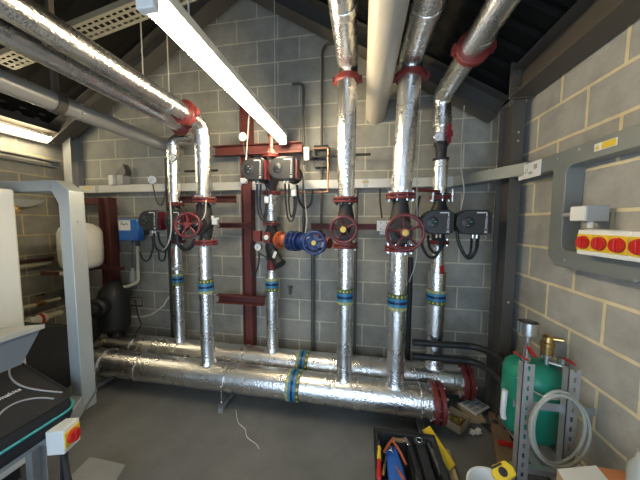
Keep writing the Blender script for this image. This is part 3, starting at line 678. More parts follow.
mb = MB(); mb.tube(bend([at(128, 305, 'Y', 2.40), at(143, 306, 'Y', 2.40), at(143, 298, 'Y', 2.40), at(131, 297, 'Y', 2.40)], .03), .009, 8); mb.build('lever_loop', CHROME, t)
cable('braided_hose', [at(112, 326, 'Y', 2.2), at(118, 318, 'Y', 2.3), at(125, 316, 'Y', 2.38), at(140, 317, 'Y', 2.40), at(152, 314, 'Y', 2.40), at(163, 306, 'Y', 2.42), at(167, 300, 'Y', 2.44), (at(167, 300, 'Y', 2.44)+V((.005,.1,.06)))], .012, CABLEW, 'pale braided hose curving along the back wall low on the left', 'hose')
cable('drain_hose', [at(95, 340, 'Y', 2.2), at(104, 330, 'Y', 2.2), at(112, 326, 'Y', 2.2)], .010, BLACK, 'thin black hose joined to the pale braided hose', 'hose')

# ================================================================== TRUNKING AND BOXES
TRL = 'galvanised cable trunking'
def trunk_screws(t, pts, d):
    mb = MB()
    for p in pts: mb.cyl(p, V(p)+V(d)*.004, .008, n=10)
    return mb.build('screw', GALV, t)
t = thing('cable_trunking', 'long pale horizontal cable trunking across the back wall', 'trunking', (-1.2, 2.5, 1.93))
MB().box((-3.36, 2.465, 1.937), (.80, 2.549, 2.022)).build('duct', TRUNKW, t, bevel=.002)
for x in (-3.1, -1.62, .02, .78): MB().box((x-.022, 2.462, 1.934), (x+.022, 2.466, 2.025)).build('joint_plate', TRUNK, t)
trunk_screws(t, [(x, 2.465, 1.98) for x in (-2.6, -2.0, -1.3, -.75, -.2, .5)], (0,-1,0))
MB().box((-3.27, 2.463, 1.985), (-3.19, 2.465, 2.005)).build('sticker', YELLOW, t)
MB().box((-.015, 2.460, 1.985), (.05, 2.462, 2.0)).build('sticker', GOLD, t)
t = thing('cable_trunking', 'galvanised trunking along the right wall that drops down to the isolators', 'trunking', (1.15, 1.6, 1.4))
mb = MB()
mb.prism([(.80, 2.465, 1.937), (.80, 2.549, 1.937), (.90, 2.549, 1.937), (1.06, 2.30, 1.937), (1.06, 2.06, 1.937), (1.188, 2.06, 1.937), (1.188, 1.95, 1.937), (1.10, 1.95, 1.937), (1.035, 2.07, 1.937)], (0,0,.085))
mb.build('corner_duct', TRUNKD, t)
ZT0, ZT1 = 1.917, 2.008; XF = 1.10
# profile in (Y, Z) of the level run with a dropper on gusset bends and the lower run
def outline(pts, r, k=6):
    out = []
    n = len(pts)
    for i in range(n):
        p, rr = V((0, pts[i][0], pts[i][1])), pts[i][2] if len(pts[i]) > 2 else 0
        a = V((0, *pts[i-1][:2]))-p; b = V((0, *pts[(i+1) % n][:2]))-p
        if rr == 0: out.append(p); continue
        u, v = p+a.normalized()*rr, p+b.normalized()*rr
        for j in range(k+1):
            s = j/k; out.append(u*(1-s)**2+p*2*s*(1-s)+v*s*s)
    return out
yfe = YF
poly = [(1.952, ZT0), (1.952, ZT1), (yfe, ZT1), (yfe, ZT0), (1.60, ZT0, .05), (1.60, 1.452, .05), (yfe, 1.452), (yfe, 1.360), (1.63, 1.360), (1.695, 1.415), (1.695, ZT0, .03)]
MB().prism([V((XF, p.y, p.z)) for p in outline(poly, .05)], (XR-XF-.001, 0, 0)).build('duct', TRUNKD, t, bevel=.002)
trunk_screws(t, [(XF, y, z) for y, z in ((1.66, 1.97), (1.52, 1.985), (1.22, 1.985), (1.665, 1.43), (1.56, 1.40), (.9, 1.985), (1.2, 1.37))], (-1,0,0))
lp = MB().box((XF-.006, 1.80, 1.905), (XF-.001, 2.02, 2.005)).build('label_plate', WHITE, t)
mb = MB(); mb.ring((XF-.006, 1.935, 1.955), (1,0,0), .013, .003, 20, 6); mb.build('round_mark', GREYP, lp)
mb = MB(); mb.box((XF-.0075, 1.83, 1.955), (XF-.006, 1.86, 1.985)); mb.box((XF-.0075, 1.875, 1.93), (XF-.006, 1.91, 1.945)); mb.build('printed_mark', GREYP, lp)
st = MB().box((XF-.003, 1.325, 1.948), (XF-.001, 1.435, 1.983)).build('warning_sticker', WHITE, t)
MB().box((XF-.005, 1.33, 1.951), (XF-.003, 1.395, 1.980)).build('yellow_panel', YELLOW, st)
MB().prism([(XF-.0045, 1.405, 1.954), (XF-.0045, 1.43, 1.954), (XF-.0045, 1.4175, 1.977)], (.0012, 0, 0)).build('warning_triangle', YELLOW, st)

def isolator(name, lab, c, n, u, s=1.0, group=None, cat='isolator switch', dp=.055):
    """white enclosure, yellow plate and red rotary knob; n = outward normal, u = up"""
    n, u = V(n).normalized(), V(u).normalized(); a = u.cross(n).normalized(); c = V(c)
    t = thing(name, lab, cat, c, group)
    def bx(w, h, d0, d1, off=(0,0)):
        o = c+a*off[0]+u*off[1]; mb = MB()
        mb.prism([o+a*w/2*i+u*h/2*j+n*d0 for i, j in ((-1,-1),(1,-1),(1,1),(-1,1))], n*(d1-d0)); return mb
    bx(.084*s, .118*s, 0, dp*s).build('enclosure', WHITE, t, bevel=.004)
    pl = bx(.076*s, .076*s, dp*s, (dp+.004)*s, (0, .0)).build('face_plate', YELLOW, t)
    MB().lathe(c+n*(dp+.004)*s, n, [(0, .031*s), (.006*s, .031*s), (.008*s, .029*s), (.014*s, .028*s)], 28).build('dial', REDK, t)
    kn = bx(.014*s, .050*s, (dp+.016)*s, (dp+.026)*s).build('knob', REDK, t, bevel=.002)
    return t
for i, y in enumerate((at(581, 242, 'X', 1.02).y, at(597, 242, 'X', 1.02).y, at(615, 243, 'X', 1.02).y, at(637, 244, 'X', 1.02).y)):
    isolator('isolator_switch', ('red and yellow isolator nearest the trunking drop, first in the row on the right wall', 'red and yellow isolator second from the trunking drop on the right wall',
             'red and yellow isolator third from the trunking drop on the right wall', 'red and yellow isolator fourth from the drop, at the edge of the photo')[i], (XR-.10, y, 1.513), (-1,0,0), (0,0,1), 1.0, 'row of isolators on the right wall')
ob = MB().box((XR-.10, .95, 1.4525), (XR-.001, 1.435, 1.573)).build('mounting_board', WHITE, bevel=.003); tag(ob, 'white backing box behind the row of red isolators on the right wall', 'panel')
t = thing('junction_box', 'small grey junction box on the trunking drop above the isolators', 'junction box', (1.09, 1.48, 1.62))
MB().box((1.065, 1.405, 1.612), (1.16, 1.50, 1.69)).build('casing', GREYP, t, bevel=.004)
MB().box((1.060, 1.41, 1.617), (1.065, 1.495, 1.685)).build('cover', WHITE, t)
mb = MB(); mb.cyl((1.11, 1.44, 1.612), (1.11, 1.44, 1.58), .012, n=12); mb.build('gland', WHITE, t)
mb = MB(); mb.cyl((1.11, 1.50, 1.65), (1.11, 1.602, 1.65), .012, n=12); mb.build('conduit_stub', GREYP, t)

# left foreground trunking loop
t = thing('cable_trunking', 'tall grey trunking upright with cross arm in the left foreground', 'trunking', (-1.72, 1.21, .45))
X0, X1, Y0, Y1 = -1.755, -1.675, 1.175, 1.255
# plan profile in (X, Z): level arm + chamfered corner + upright
pl = [(-3.0, 1.775), (-3.0, 1.838), (-1.765, 1.838), (-1.675, 1.775), (-1.675, .43), (-1.755, .43), (-1.755, 1.70), (-1.80, 1.775)]
MB().prism([(x, Y0, z) for x, z in pl], (0, Y1-Y0, 0)).build('duct', TRUNK, t, bevel=.003)
# foot bend and lower rail running forward
MB().prism([(X1, Y0, .44), (X1, Y1, .52), (X1, Y1, .50), (X1, 1.15, .40), (X1, .30, .40), (X1, .30, .465), (X1, 1.10, .465), (X1, 1.175, .53)], (-.08, 0, 0)).build('lower_rail', TRUNK, t, bevel=.003)
trunk_screws(t, [(X1, 1.215, 1.60), (X1, 1.215, .62), (X1, 1.10, .43)], (1,0,0)); trunk_screws(t, [(-1.80, Y0, 1.80), (-1.80, Y0, 1.815)], (0,-1,0))
trunk_screws(t, [(-1.72, 1.215, 1.808)], (.57,0,.82))
for y in (.975, .5):
    mb = MB(); mb.box((-1.745, y-.03, 0), (-1.741, y+.03, .40)); mb.box((-1.741, y-.03, 0), (-1.70, y-.026, .40)); mb.box((-1.741, y+.026, 0), (-1.70, y+.03, .40)); mb.build('strut_leg', GALV, t)
t = thing('cable_trunking', 'shorter grey trunking on the left wall seen behind the foreground upright', 'trunking', (-3.4, 1.9, 1.76))
mb = MB(); mb.prism([(-3.40, y, z) for y, z in ((.2, 1.74), (2.02, 1.74), (2.12, 1.78), (2.16, 1.82), (.2, 1.82))], (-.268, 0, 0)); mb.build('duct', TRUNK, t, bevel=.003)
trunk_screws(t, [(-3.40, 2.0, 1.785), (-3.40, 1.86, 1.785)], (1,0,0))
t = thing('brass_valve', 'brass valve end peeking out beside the cream boiler casing', 'valve', at(14, 209, 'X', -3.2))
p = at(13.5, 209, 'X', -3.2); mb = MB(); mb.lathe(p, (1,-.1,0), [(-.05,.02),(0,.02),(.004,.035),(.03,.035),(.04,.02)], 16); mb.cyl(p+V((-.05,0,0)), p+V((-.469,0,0)), .014, n=10); mb.build('body', BRASS, t)
o = chan((-3.66, .1, 2.225), (-3.55, 2.42, 2.295)).build('wall_rail', GREYP); tag(o, 'grey steel rail along the left wall below the strip light', 'rail')

# small things on the back trunking
t = thing('beacon', 'grey wedge-shaped sounder on top of the back trunking at the left', 'sounder', (-2.80, 2.5, 2.022))
MB().box((-2.80, 2.45, 2.022), (-2.72, 2.54, 2.13)).build('casing', GREYP, t)
MB().prism([(-2.83, 2.46, 2.13), (-2.70, 2.46, 2.13), (-2.69, 2.46, 2.18), (-2.72, 2.46, 2.255)], (0, .07, 0)).build('horn', STEELDK, t)
MB().box((-2.905, 2.44, 2.022), (-2.845, 2.50, 2.13)).build('front_box', WHITE, t)
t = thing('junction_box', 'small white junction box beside the dark conduit right of the centre pump', 'junction box', (-.55, 2.42, 2.2))
MB().box((-.575, 2.38, 2.20), (-.52, 2.42, 2.325)).build('casing', WHITE, t, bevel=.003)
MB().box((-.49, 2.46, 2.15), (-.35, 2.549, 2.36)).build('back_box', BLACKP, t); MB().box((-.53, 2.42, 2.22), (-.47, 2.48, 2.30)).build('bracket', BLACKP, t)
t = thing('junction_box', 'white junction box on the back wall left of the largest handwheel', 'junction box', (.22, 2.45, 1.52))
MB().box((.130, 2.34, 1.525), (.242, 2.43, 1.620)).build('casing', WHITE, t, bevel=.003)
mb = MB()
for dx, dz in ((.16, 1.60), (.215, 1.60), (.16, 1.545), (.215, 1.545)): mb.cyl((dx, 2.34, dz), (dx, 2.336, dz), .008, n=10)
mb.build('screw', GREYP, t)
MB().box((.16, 2.367, 1.49), (.22, 2.42, 1.525)).build('gland', WHITE, t)

# ================================================================== GAUGES
def gauge(c, n, R, lab, stem):
    n = V(n).normalized(); c = V(c); t = thing('pressure_gauge', lab, 'gauge', c, 'pressure gauges')
    MB().lathe(c-n*.02, n, [(0,R*.8),(.003,R),(.025,R),(.028,R*.92),(.024,R*.88)], 28).build('case', CHROME, t)
    MB().lathe(c+n*.004, n, [(0,R*.9),(.001,R*.9)], 28).build('dial', GLASSW, t)
    a = n.orthogonal().normalized(); MB().bar(c+n*.0065-a*R*.2, c+n*.0065+a*R*.7, .003, .002, up=n).build('needle', BLACKP, t)
    MB().tube(smooth([c-n*.01-V((0,0,R*.9))]+[V(s) for s in stem], 6), .007, 8).build('stem', STEELBR, t)
    return t
gauge((-2.275, 2.39, 2.055), (.35,-.9,0), .048, 'round pressure gauge on a curled pipe above the left twin pump', [(-2.27, 2.40, 1.95), (-2.25, 2.41, 1.83), (-2.20, 2.41, 1.78), (-2.15, 2.40, 1.84), (-2.12, 2.40, 1.94), (-2.07, 2.38, 1.93), (-2.03, 2.35, 1.80)])
gauge((-1.155, 2.29, 2.42), (0,-1,-.1), .045, 'round white pressure gauge on the red post below the strip light', [(-1.155, 2.30, 2.34), (-1.155, 2.32, 2.26)])
gauge((-.975, 2.20, 1.365), (-.1,-1,0), .037, 'small white gauge with black hose left of the dark strainer', [(-.97, 2.21, 1.31), (-.95, 2.25, 1.28), (-.92, 2.27, 1.26)])
gauge((-1.87, 2.22, 2.235), (.15,-1,-.05), .036, 'small gauge on the rear left foil riser under the grey pipe', [(-1.88, 2.23, 2.19)])
gauge((.592, 2.20, 2.30), (-.1,-1,-.1), .036, 'small gauge beside the red handle above the right twin pump', [(.60, 2.22, 2.25)])

# ================================================================== DARK PIPES AND CONDUITS
def dpipe(name, pts, r, m, lab, cat='pipe', rb=.05, group=None, n=12):
    ob = MB().tube(bend(pts, rb), r, n).build(name, m); return tag(ob, lab, cat, group)
dpipe('drop_pipe', [(-.503, 2.49, 0), (-.503, 2.49, 1.52)], .020, STEELDK, 'dark vertical pipe on the back wall below the blue handwheel valve')
dpipe('drop_pipe', [(-.065, 2.49, 0), (-.065, 2.49, 1.93)], .016, STEELDK, 'thin dark vertical pipe on the back wall just right of the middle riser')
dpipe('conduit', [(-.715, 2.47, 2.965), (-.60, 2.47, 2.965), (-.597, 2.47, 1.40)], .013, STEELDK, 'dark hooked conduit on the back wall right of the strip light', 'conduit', .07)
dpipe('conduit', [(-.16, 2.50, 3.33), (-.42, 2.50, 3.33), (-.42, 2.50, 1.50)], .013, STEELDK, 'tall dark conduit arching over behind the middle foil main', 'conduit', .10)
dpipe('copper_pipe', [(-.50, 2.40, 2.312), (-.34, 2.40, 2.312), (-.338, 2.40, 1.895), (-.90, 2.40, 1.895)], .009, COPPER, 'thin copper pipe bending round in front of the back trunking', rb=.02)
dpipe('test_pipe', [(-.50, 2.40, 2.235), (.06, 2.40, 2.235)], .012, IRON, 'short dark level pipe behind the middle foil main')
dpipe('insulated_pipe', [(.455, 2.47, 1.27), (.455, 2.47, 0)], .026, BLACK, 'black lagged pipe standing on the back wall right of the largest handwheel')
dpipe('insulated_pipe', [(.44, 2.17, .575), (.95, 2.17, .585), (1.03, 2.0, .60), (1.03, 1.82, .585)], .027, BLACK, 'upper of two black lagged pipes running right to the green vessel', group='black lagged pipes to the green vessel', rb=.12)
dpipe('insulated_pipe', [(.44, 2.15, .465), (.93, 2.15, .465), (1.01, 1.99, .47), (1.02, 1.82, .45)], .027, BLACK, 'lower of two black lagged pipes running right to the green vessel', group='black lagged pipes to the green vessel', rb=.12)
dpipe('test_pipe', [(-1.88, 2.40, 2.135), (-1.50, 2.40, 2.135)], .012, IRON, 'short dark level pipe between the two left foil risers')
dpipe('vent_rod', [(at(171, 300, 'Y', 2.47).x, 2.47, 2.30), (at(171, 300, 'Y', 2.47).x, 2.47, 0)], .014, BLACKP, 'black vertical pipe close behind the rear left foil riser')
for (x, yt, yb, X) in ((143, 25, 76, 0), (169, 20, 92, 0)):
    p = at(x, yb, 'Y', 1.96 if x < 150 else 2.1)
    ob = MB().cyl((p.x, p.y, p.z+.0), (p.x, p.y, roofz(p.x)), .005, n=8).build('hanger_rod', CABLEW); tag(ob, 'thin pale hanger rod %s the left foil main' % ('further left above' if x < 150 else 'nearer the strip light above'), 'rod', 'hanger rods')

# thin hanging wires
cable('sensor_wire', [at(421, 110, 'Y', 2.1), at(419, 150, 'Y', 2.1), at(417, 180, 'Y', 2.05), at(417, 225, 'Y', 2.05), at(416, 260, 'Y', 2.1), at(409, 282, 'Y', 2.25)], .004, CABLEW, 'thin pale wire hanging right of the front right foil riser')
cable('sensor_wire', [at(465, 97, 'Y', 2.4), at(462, 135, 'Y', 2.4), at(461, 165, 'Y', 2.3), at(464, 190, 'Y', 2.2), at(461, 209, 'Y', 2.05)], .004, CABLEW, 'thin pale wire hanging down to the far right pump head')
cable('sensor_wire', [at(250, 98, 'Y', 2.25), at(248, 130, 'Y', 2.25), at(246, 160, 'Y', 2.2), at(244, 182, 'Y', 2.2)], .005, CABLEW, 'pale wire hanging past the gauge on the red post')
cable('sensor_wire', [at(304, 165, 'Y', 2.2), at(305, 200, 'Y', 2.15), at(307, 222, 'Y', 2.1), at(303, 240, 'Y', 2.1)], .004, CABLEW, 'thin pale wire hanging behind the blue handwheel')
cable('sensor_wire', [at(206, 200, 'Y', 1.85), at(205, 214, 'Y', 1.8), at(200, 222, 'Y', 1.8), at(192, 228, 'Y', 1.8)], .004, CABLEW, 'short pale wire beside the side-on red handwheel')
cable('sensor_wire', [at(170, 200, 'Y', 1.97), at(171, 215, 'Y', 1.95), at(171, 232, 'Y', 1.95), at(167, 246, 'Y', 2.0), at(160, 252, 'Y', 2.1)], .006, CABLEW, 'pale flexible conduit looping in front of the left twin pump')
t = thing('sensor', 'small white sensor at the end of the wire on the red post', 'sensor', at(244, 181, 'Y', 2.2))
p = at(244, 181, 'Y', 2.2); MB().box(p-V((.03,.02,.025)), p+V((.03,.02,.025))).build('casing', WHITE, t, bevel=.006); MB().cyl(p+V((-.02,0,-.02)), p+V((-.05,-.01,-.07)), .005, n=6).build('probe', WHITE, t)
t = thing('valve_tag', 'white plastic bracket tag right of the side-on red handwheel', 'tag', at(215, 221, 'Y', 1.95))
p = at(215, 221, 'Y', 1.93); mb = MB(); mb.box(p-V((.025,.008,.03)), p+V((.02,.008,.025))); mb.box(p+V((-.03,-.006,.02)), p+V((-.01,.006,.045))); mb.box(p+V((.015,-.006,.015)), p+V((.035,.006,.03))); mb.build('plate', WHITE, t)

# black cable loops under the pump heads
def loop(pts_px, Y, r, lab, group): return cable('power_cable', [at(x, y, 'Y', Y if len(q) == 0 else q[0]) for x, y, *q in pts_px], r, BLACK, lab, 'cable', group)
G1 = 'black cable loops below the pumps'
loop([(257, 184, 2.05), (257, 200), (259, 214), (263, 220), (266, 216), (267, 202), (267, 188, 2.05)], 2.08, .009, 'black cable loop under the left head of the centre pump', G1)
loop([(261, 184, 2.05), (260, 204), (263, 217), (265, 214), (268, 196)], 2.11, .008, 'inner black cable loop under the left head of the centre pump', G1)
loop([(285, 184, 2.05), (286, 203), (288, 218), (292, 221), (295, 212), (296, 200), (295, 190)], 2.08, .009, 'black cable loop under the right head of the centre pump', G1)
loop([(289, 184, 2.05), (289, 205), (291, 217), (294, 210), (294, 196)], 2.11, .008, 'inner black cable loop under the right head of the centre pump', G1)
loop([(297, 185), (299, 200), (305, 208), (311, 203), (313, 190)], 2.3, .011, 'black cable loop right of the centre pump in front of the trunking', G1)
loop([(424, 236, 2.05), (422, 245), (428, 256), (435, 257), (440, 248), (440, 237, 2.05)], 2.08, .011, 'black cable loop under the left head of the right pump', G1)
loop([(428, 236, 2.05), (430, 248), (436, 253), (443, 246), (444, 236, 2.05)], 2.11, .010, 'inner black cable loop under the left head of the right pump', G1)
loop([(457, 225, 2.1), (458, 240), (464, 254), (470, 258), (476, 250), (478, 236, 2.05)], 2.1, .013, 'thick black cable loop under the far right pump head', G1)
loop([(472, 236, 2.05), (471, 248), (470, 254), (467, 256)], 2.13, .009, 'thin black cable under the far right pump head', G1)
loop([(420, 196), (418, 204), (417, 215), (421, 222)], 2.1, .011, 'black cable between the largest handwheel and the right pump', G1)
loop([(154, 232), (154, 242), (158, 250), (166, 250), (171, 244)], 2.07, .010, 'black cable loop under the left head of the left pump', G1)
loop([(158, 232), (160, 242), (166, 248), (172, 240)], 2.1, .010, 'inner black cable loop under the left head of the left pump', G1)
loop([(178, 232), (178, 242), (183, 249), (190, 248), (195, 240)], 2.05, .017, 'thick black cable loop below the side-on red handwheel', G1)
loop([(140, 252), (142, 258), (146, 261), (150, 258), (153, 246), (152, 236)], 2.3, .008, 'black cable loop between the blue wall box and the left pump', G1)
loop([(159, 250), (159, 258), (162, 261), (165, 258), (166, 248)], 2.25, .008, 'small black cable loop below the left pump beside its riser', G1)
loop([(259, 252), (259, 262), (256, 272), (253, 274), (251, 262), (251, 245), (255, 230)], 2.22, .008, 'black hose looping from the small gauge beside the strainer', G1)
loop([(380, 189), (380, 200), (381, 210), (382, 218)], 2.42, .008, 'black cable dropping from the trunking to the white junction box', G1)
loop([(135, 300), (138, 315), (141, 325), (137, 332), (134, 345), (139, 343)], 2.25, .007, 'loose black cable drooping onto the rear floor pipe', G1)
for x, y, lab in ((294, 192, 'white cable connector in the loop right of the centre pump'), (267, 199, 'white cable connector in the loop left of the centre riser')):
    p = at(x, y, 'Y', 2.06); ob = MB().box(p-V((.02,.015,.035)), p+V((.02,.015,.02))).build('connector', WHITE, bevel=.004); tag(ob, lab, 'connector')
p = at(290, 288, 'Y', 2.50)
t = thing('drain_cock', 'small brown tap on the bare back wall right of the centre riser', 'tap', p)
MB().cyl((p.x, 2.549, p.z), (p.x, 2.50, p.z), .014, n=10).build('spigot', IRON, t); mb = MB(); mb.box(p+V((-.012,-.01,-.07)), p+V((.008,.01,.02))); mb.box(p+V((-.03,-.005,.01)), p+V((.02,.005,.022))); mb.build('tap_body', STEELBR, t)

# ================================================================== LIGHTS
def strip_light(p, q, lab, m=TUBE, back=(0,0,1), hang=0):
    """batten with its steel spine on the back side of the tube"""
    p, q, bk = V(p), V(q), V(back); d = (q-p).normalized(); t = thing('strip_light', lab, 'light', (p+q)/2, 'fluorescent strip lights')
    MB().bar(p+bk*.070, q+bk*.070, .078, .045, up=bk).build('housing', CREAM, t, bevel=.004)
    MB().tube([p+d*.04, q-d*.04], .027, 18).build('tube', m, t)
    for e, s in ((p, 1), (q, -1)):
        MB().bar(e+bk*.012, e+d*.03*s+bk*.012, .07, .076, up=bk).build('end_cap', WHITE, t, bevel=.004)
    if hang:
        for f in (.15, .85):
            c = p.lerp(q, f); MB().cyl(c+V((0,0,.09)), V((c.x, c.y, roofz(c.x))), .004, n=6).build('suspension', CABLEW, t)
    return t
strip_light((-.765, .80, 2.370), (-.765, 2.345, 2.365), 'long bright fluorescent strip light hanging in front of the centre pump', hang=1)
strip_light((-3.55, .86, 2.53), (-3.55, 2.37, 2.53), 'fluorescent strip light on the left wall under the eaves beam', TUBE2, (-1,0,0))

t = thing('perforated_tray', 'dusty perforated cable tray high up crossing behind the left foil main', 'cable tray', (-2, 1.5, 2.85))
p, q = V((-3.05, 1.72, 2.93)), V((-1.15, 1.70, 3.26)); d = (q-p).normalized(); a = V((-d.y, d.x, 0))
mb = MB(); nseg = 34; W_ = .2
rows = [-.070, -.052, -.034, -.015, .015, .034, .052, .070]
for i in range(0, 7, 2): # longitudinal strips
    c0 = (rows[i]+rows[i+1])/2; mb.bar(p+a*c0, q+a*c0, rows[i+1]-rows[i], .003)
for k in range(nseg+1):
    c0 = p.lerp(q, k/nseg); mb.bar(c0-a*.070, c0+a*.070, .022, .003)
for s in (-1, 1): mb.bar(p+a*.073*s+V((0,0,.02)), q+a*.073*s+V((0,0,.02)), .004, .045)
mb.build('tray_base', PERF, t)
for f in (.25, .8):
    c = p.lerp(q, f); mb = MB(); mb.bar(c-a*.10+V((0,0,-.012)), c+a*.10+V((0,0,-.012)), .04, .02); mb.cyl(c+a*.09, V((c+a*.09).to_tuple()[:2]+(roofz(c.x),)), .005, n=6); mb.cyl(c-a*.09, V((c-a*.09).to_tuple()[:2]+(roofz(c.x),)), .005, n=6); mb.build('hanger', GALV, t)

# ================================================================== BOILER, BAG, SWITCH (left foreground)
t = thing('boiler', 'tall cream boiler casing at the left edge of the photo', 'boiler', (-2.3, .7, 0))
MB().box((-2.75, .25, .935), (-2.03, 1.150, 1.785)).build('upper_casing', CREAM, t, bevel=.012)
MB().box((-2.75, .26, .10), (-2.035, 1.145, .927)).build('lower_casing', CREAM, t, bevel=.008)
MB().box((-2.73, .28, 0), (-2.08, 1.10, .10)).build('plinth', BLACKP, t)
A, B = at(41, 328, 'X', -1.70), at(22, 364, 'X', -1.72)
mb = MB(); mb.prism([A, B, V((-1.72, .30, B.z)), V((-1.70, .30, A.z))], (-.03, 0, 0)); fl = mb.build('control_flap', DGREY, t)
mb = MB(); mb.prism([V((-1.69, A.y+.01, A.z+.018)), V((-1.69, .30, A.z+.018)), V((-2.03, .30, A.z+.02)), V((-2.03, A.y-.16, A.z+.02))], (0, 0, -.022)); mb.build('flap_rim', GREYP, fl)

t = thing('tool_bag', 'black tool bag with teal piping resting on the grey rail at lower left', 'bag', (-1.8, .88, .465))
# bag: rounded box with its lid sloping; long side faces the room
bx0, bx1, by0, by1, bz0 = -2.02, -1.60, .70, 1.085, .467
bcx, bcy, bhx, bhy = (bx0+bx1)/2, (by0+by1)/2, (bx1-bx0)/2, (by1-by0)/2
def lid(x, y):   # the lid slopes down towards the room and domes a little
    e = min(1, max(abs(x-bcx)/bhx, abs(y-bcy)/bhy)); return .615+.165*(bx1-x)/(2*bhx)+.032*(1-e**3)
def plan(ins):
    rr = .07; xa, xb, ya, yb2 = bx0+ins, bx1-ins, by0+ins, by1-ins; out = []
    for cx, cy2, g0 in ((xb-rr, yb2-rr, 0), (xa+rr, yb2-rr, PI/2), (xa+rr, ya+rr, PI), (xb-rr, ya+rr, 1.5*PI)):
        for k in range(7): g = g0+PI/2*k/6; out.append((cx+rr*math.cos(g), cy2+rr*math.sin(g)))
    return out
lay = []
for ins, zf in ((.015, 0), (0, .06), (-.012, .35), (-.010, .62), (-.004, .9)): lay.append([V((x, y, bz0+(lid(x, y)-bz0)*zf)) for x, y in plan(ins)])
for sc in (1, .96, .85, .7, .5, .25): lay.append([V((bcx+(x-bcx)*sc, bcy+(y-bcy)*sc, lid(bcx+(x-bcx)*sc, bcy+(y-bcy)*sc))) for x, y in plan(0)])
n = len(lay[0]); vs = [p for l in lay for p in l]; fs = []
for k in range(len(lay)-1):
    for i in range(n): j = (i+1) % n; fs.append((k*n+i, k*n+j, (k+1)*n+j, (k+1)*n+i))
fs.append(tuple(range(n))[::-1]); fs.append(tuple((len(lay)-1)*n+i for i in range(n)))
MB().add(vs, fs).build('body', FABRIC, t, sharp=75)
MB().tube([p+V((p.x-bcx, p.y-bcy, 0)).normalized()*.004 for p in (lay[3][-7:]+lay[3][:7])], .0065, 8).build('teal_piping', TEAL, t)
MB().tube([p+V((0,0,.002)) for p in lay[5]], .006, 8, closed=True).build('zip', BLACK, t)
for f in (lambda u: (bcx+bhx*.82*u, bcy+bhy*(.42+.42*u*u)), lambda u: (bcx+bhx*.82*u, bcy-bhy*(.42+.42*u*u)), lambda u: (bcx-bhx*(.50+.36*u*u), bcy+bhy*.62*u), lambda u: (bcx+bhx*(.50+.36*u*u), bcy+bhy*.62*u)):
    pts = []
    for k in range(-8, 9): x, y = f(k/8); pts.append(V((x, y, lid(x, y)+.003)))
    MB().tube(pts, .0045, 6).build('seam_piping', PIPING, t)
text('makita', 'lettering', WHITE, t, (bcx+.045, bcy+.028, lid(bcx+.045, bcy+.028)+.004), .030, (0,1,0), (-1,0,.39), .001)
MB().tube(smooth([(bx0+.04, bcy-.10, lid(bx0+.05, bcy)-.01), (bx0+.03, bcy-.07, .83), (bx0+.03, bcy, .845), (bx0+.03, bcy+.07, .83), (bx0+.04, bcy+.10, lid(bx0+.05, bcy)-.01)], 6), .014, 8).build('handle', FABRIC, t)

isolator('rotary_isolator', 'white isolator with red rotary knob on the grey rail under the black bag', (-1.60, .985, .452), (.96,.22,.05), (0,0,1), 1.1, cat='isolator switch', dp=.08)
ob = MB().bar((-1.6749, .985, .44), (-1.605, .985, .44), .05, .04).build('switch_bracket', GALV); tag(ob, 'small galvanised bracket holding the rotary isolator to the grey rail', 'bracket')
cable('power_cable', [(-1.55, .99, .385), (-1.535, .98, .33), (-1.47, .95, .24), (-1.38, .93, .13), (-1.30, .86, .11)], .013, BLACK, 'thick black cable leaving the rotary isolator at lower left')
cable('power_cable', [(-1.58, 1.0, .385), (-1.585, 1.0, .30), (-1.60, 1.0, .15), (-1.62, 1.02, .115)], .009, BLACK, 'thinner black cable hanging below the rotary isolator')
ob = MB().prism([at(90, 456, 'Z', .10), at(126, 464, 'Z', .10), V((-1.25, .70, .10)), V((-1.62, .70, .10))], (0,0,-.10)).build('concrete_plinth', CONC, bevel=.006); tag(ob, 'low grey concrete plinth on the floor at lower left', 'plinth')

# ================================================================== RIGHT CORNER: green vessel, stand, hose
t = thing('dosing_vessel', 'green pressure vessel standing in the right corner behind slotted angles', 'vessel', (1.035, 1.66, .30))
cx, cy2 = 1.042, 1.67
MB().lathe((cx, cy2, 0), (0,0,1), [(.30,.06),(.305,.11),(.33,.138),(.36,.146),(.52,.146),(.53,.149),(.545,.149),(.555,.146),(.68,.146),(.72,.136),(.75,.105),(.765,.06),(.77,.02)], 40).build('shell', GREEN, t, sharp=60)
mb = MB(); fx, fy = at(527, 340, 'Y', 1.62).x, 1.62
mb.lathe((fx, fy, .755), (0,0,1), [(0,.022),(.03,.022),(.032,.028),(.05,.028),(.052,.018),(.17,.018),(.19,.020)], 18); mb.build('neck_pipe', CHROME, t)
MB().lathe((fx, fy, .945), (0,0,1), [(0,.018),(.004,.05),(.075,.052),(.075,.048),(.008,.046),(.006,.0)], 28, caps=False).build('funnel', CHROME, t)
MB().bar((fx-.01, fy-.03, .80), (fx-.085, fy-.04, .845), .02, .010).build('lever', REDK, t); MB().bar((fx+.02, fy-.04, .83), (fx-.02, fy-.05, .885), .024, .012).build('lever', REDK, t)
vx, vy = at(547, 350, 'Y', 1.64).x, 1.64
MB().lathe((vx, vy, .74), (0,0,1), [(0,.018),(.07,.018),(.072,.03),(.085,.03)], 16).build('valve_neck', CHROME, t)
mb = MB(); mb.lathe((vx, vy, .82), (0,0,1), [(0,.022),(.01,.03),(.05,.03),(.055,.036),(.075,.036),(.08,.028),(.11,.026),(.12,.015)], 18); mb.cyl((vx, vy, .92), (vx+.06, vy-.03, .925), .012, n=10); mb.build('relief_valve', BRASS, t)
mb = MB(); mb.cyl((vx, vy, .775), (min(vx+.11, 1.17), vy-.06, .78), .014, n=12); mb.cyl((vx+.06, vy-.03, .765), (vx+.06, vy-.03, .82), .02, n=12); mb.build('side_valve', CHROME, t)
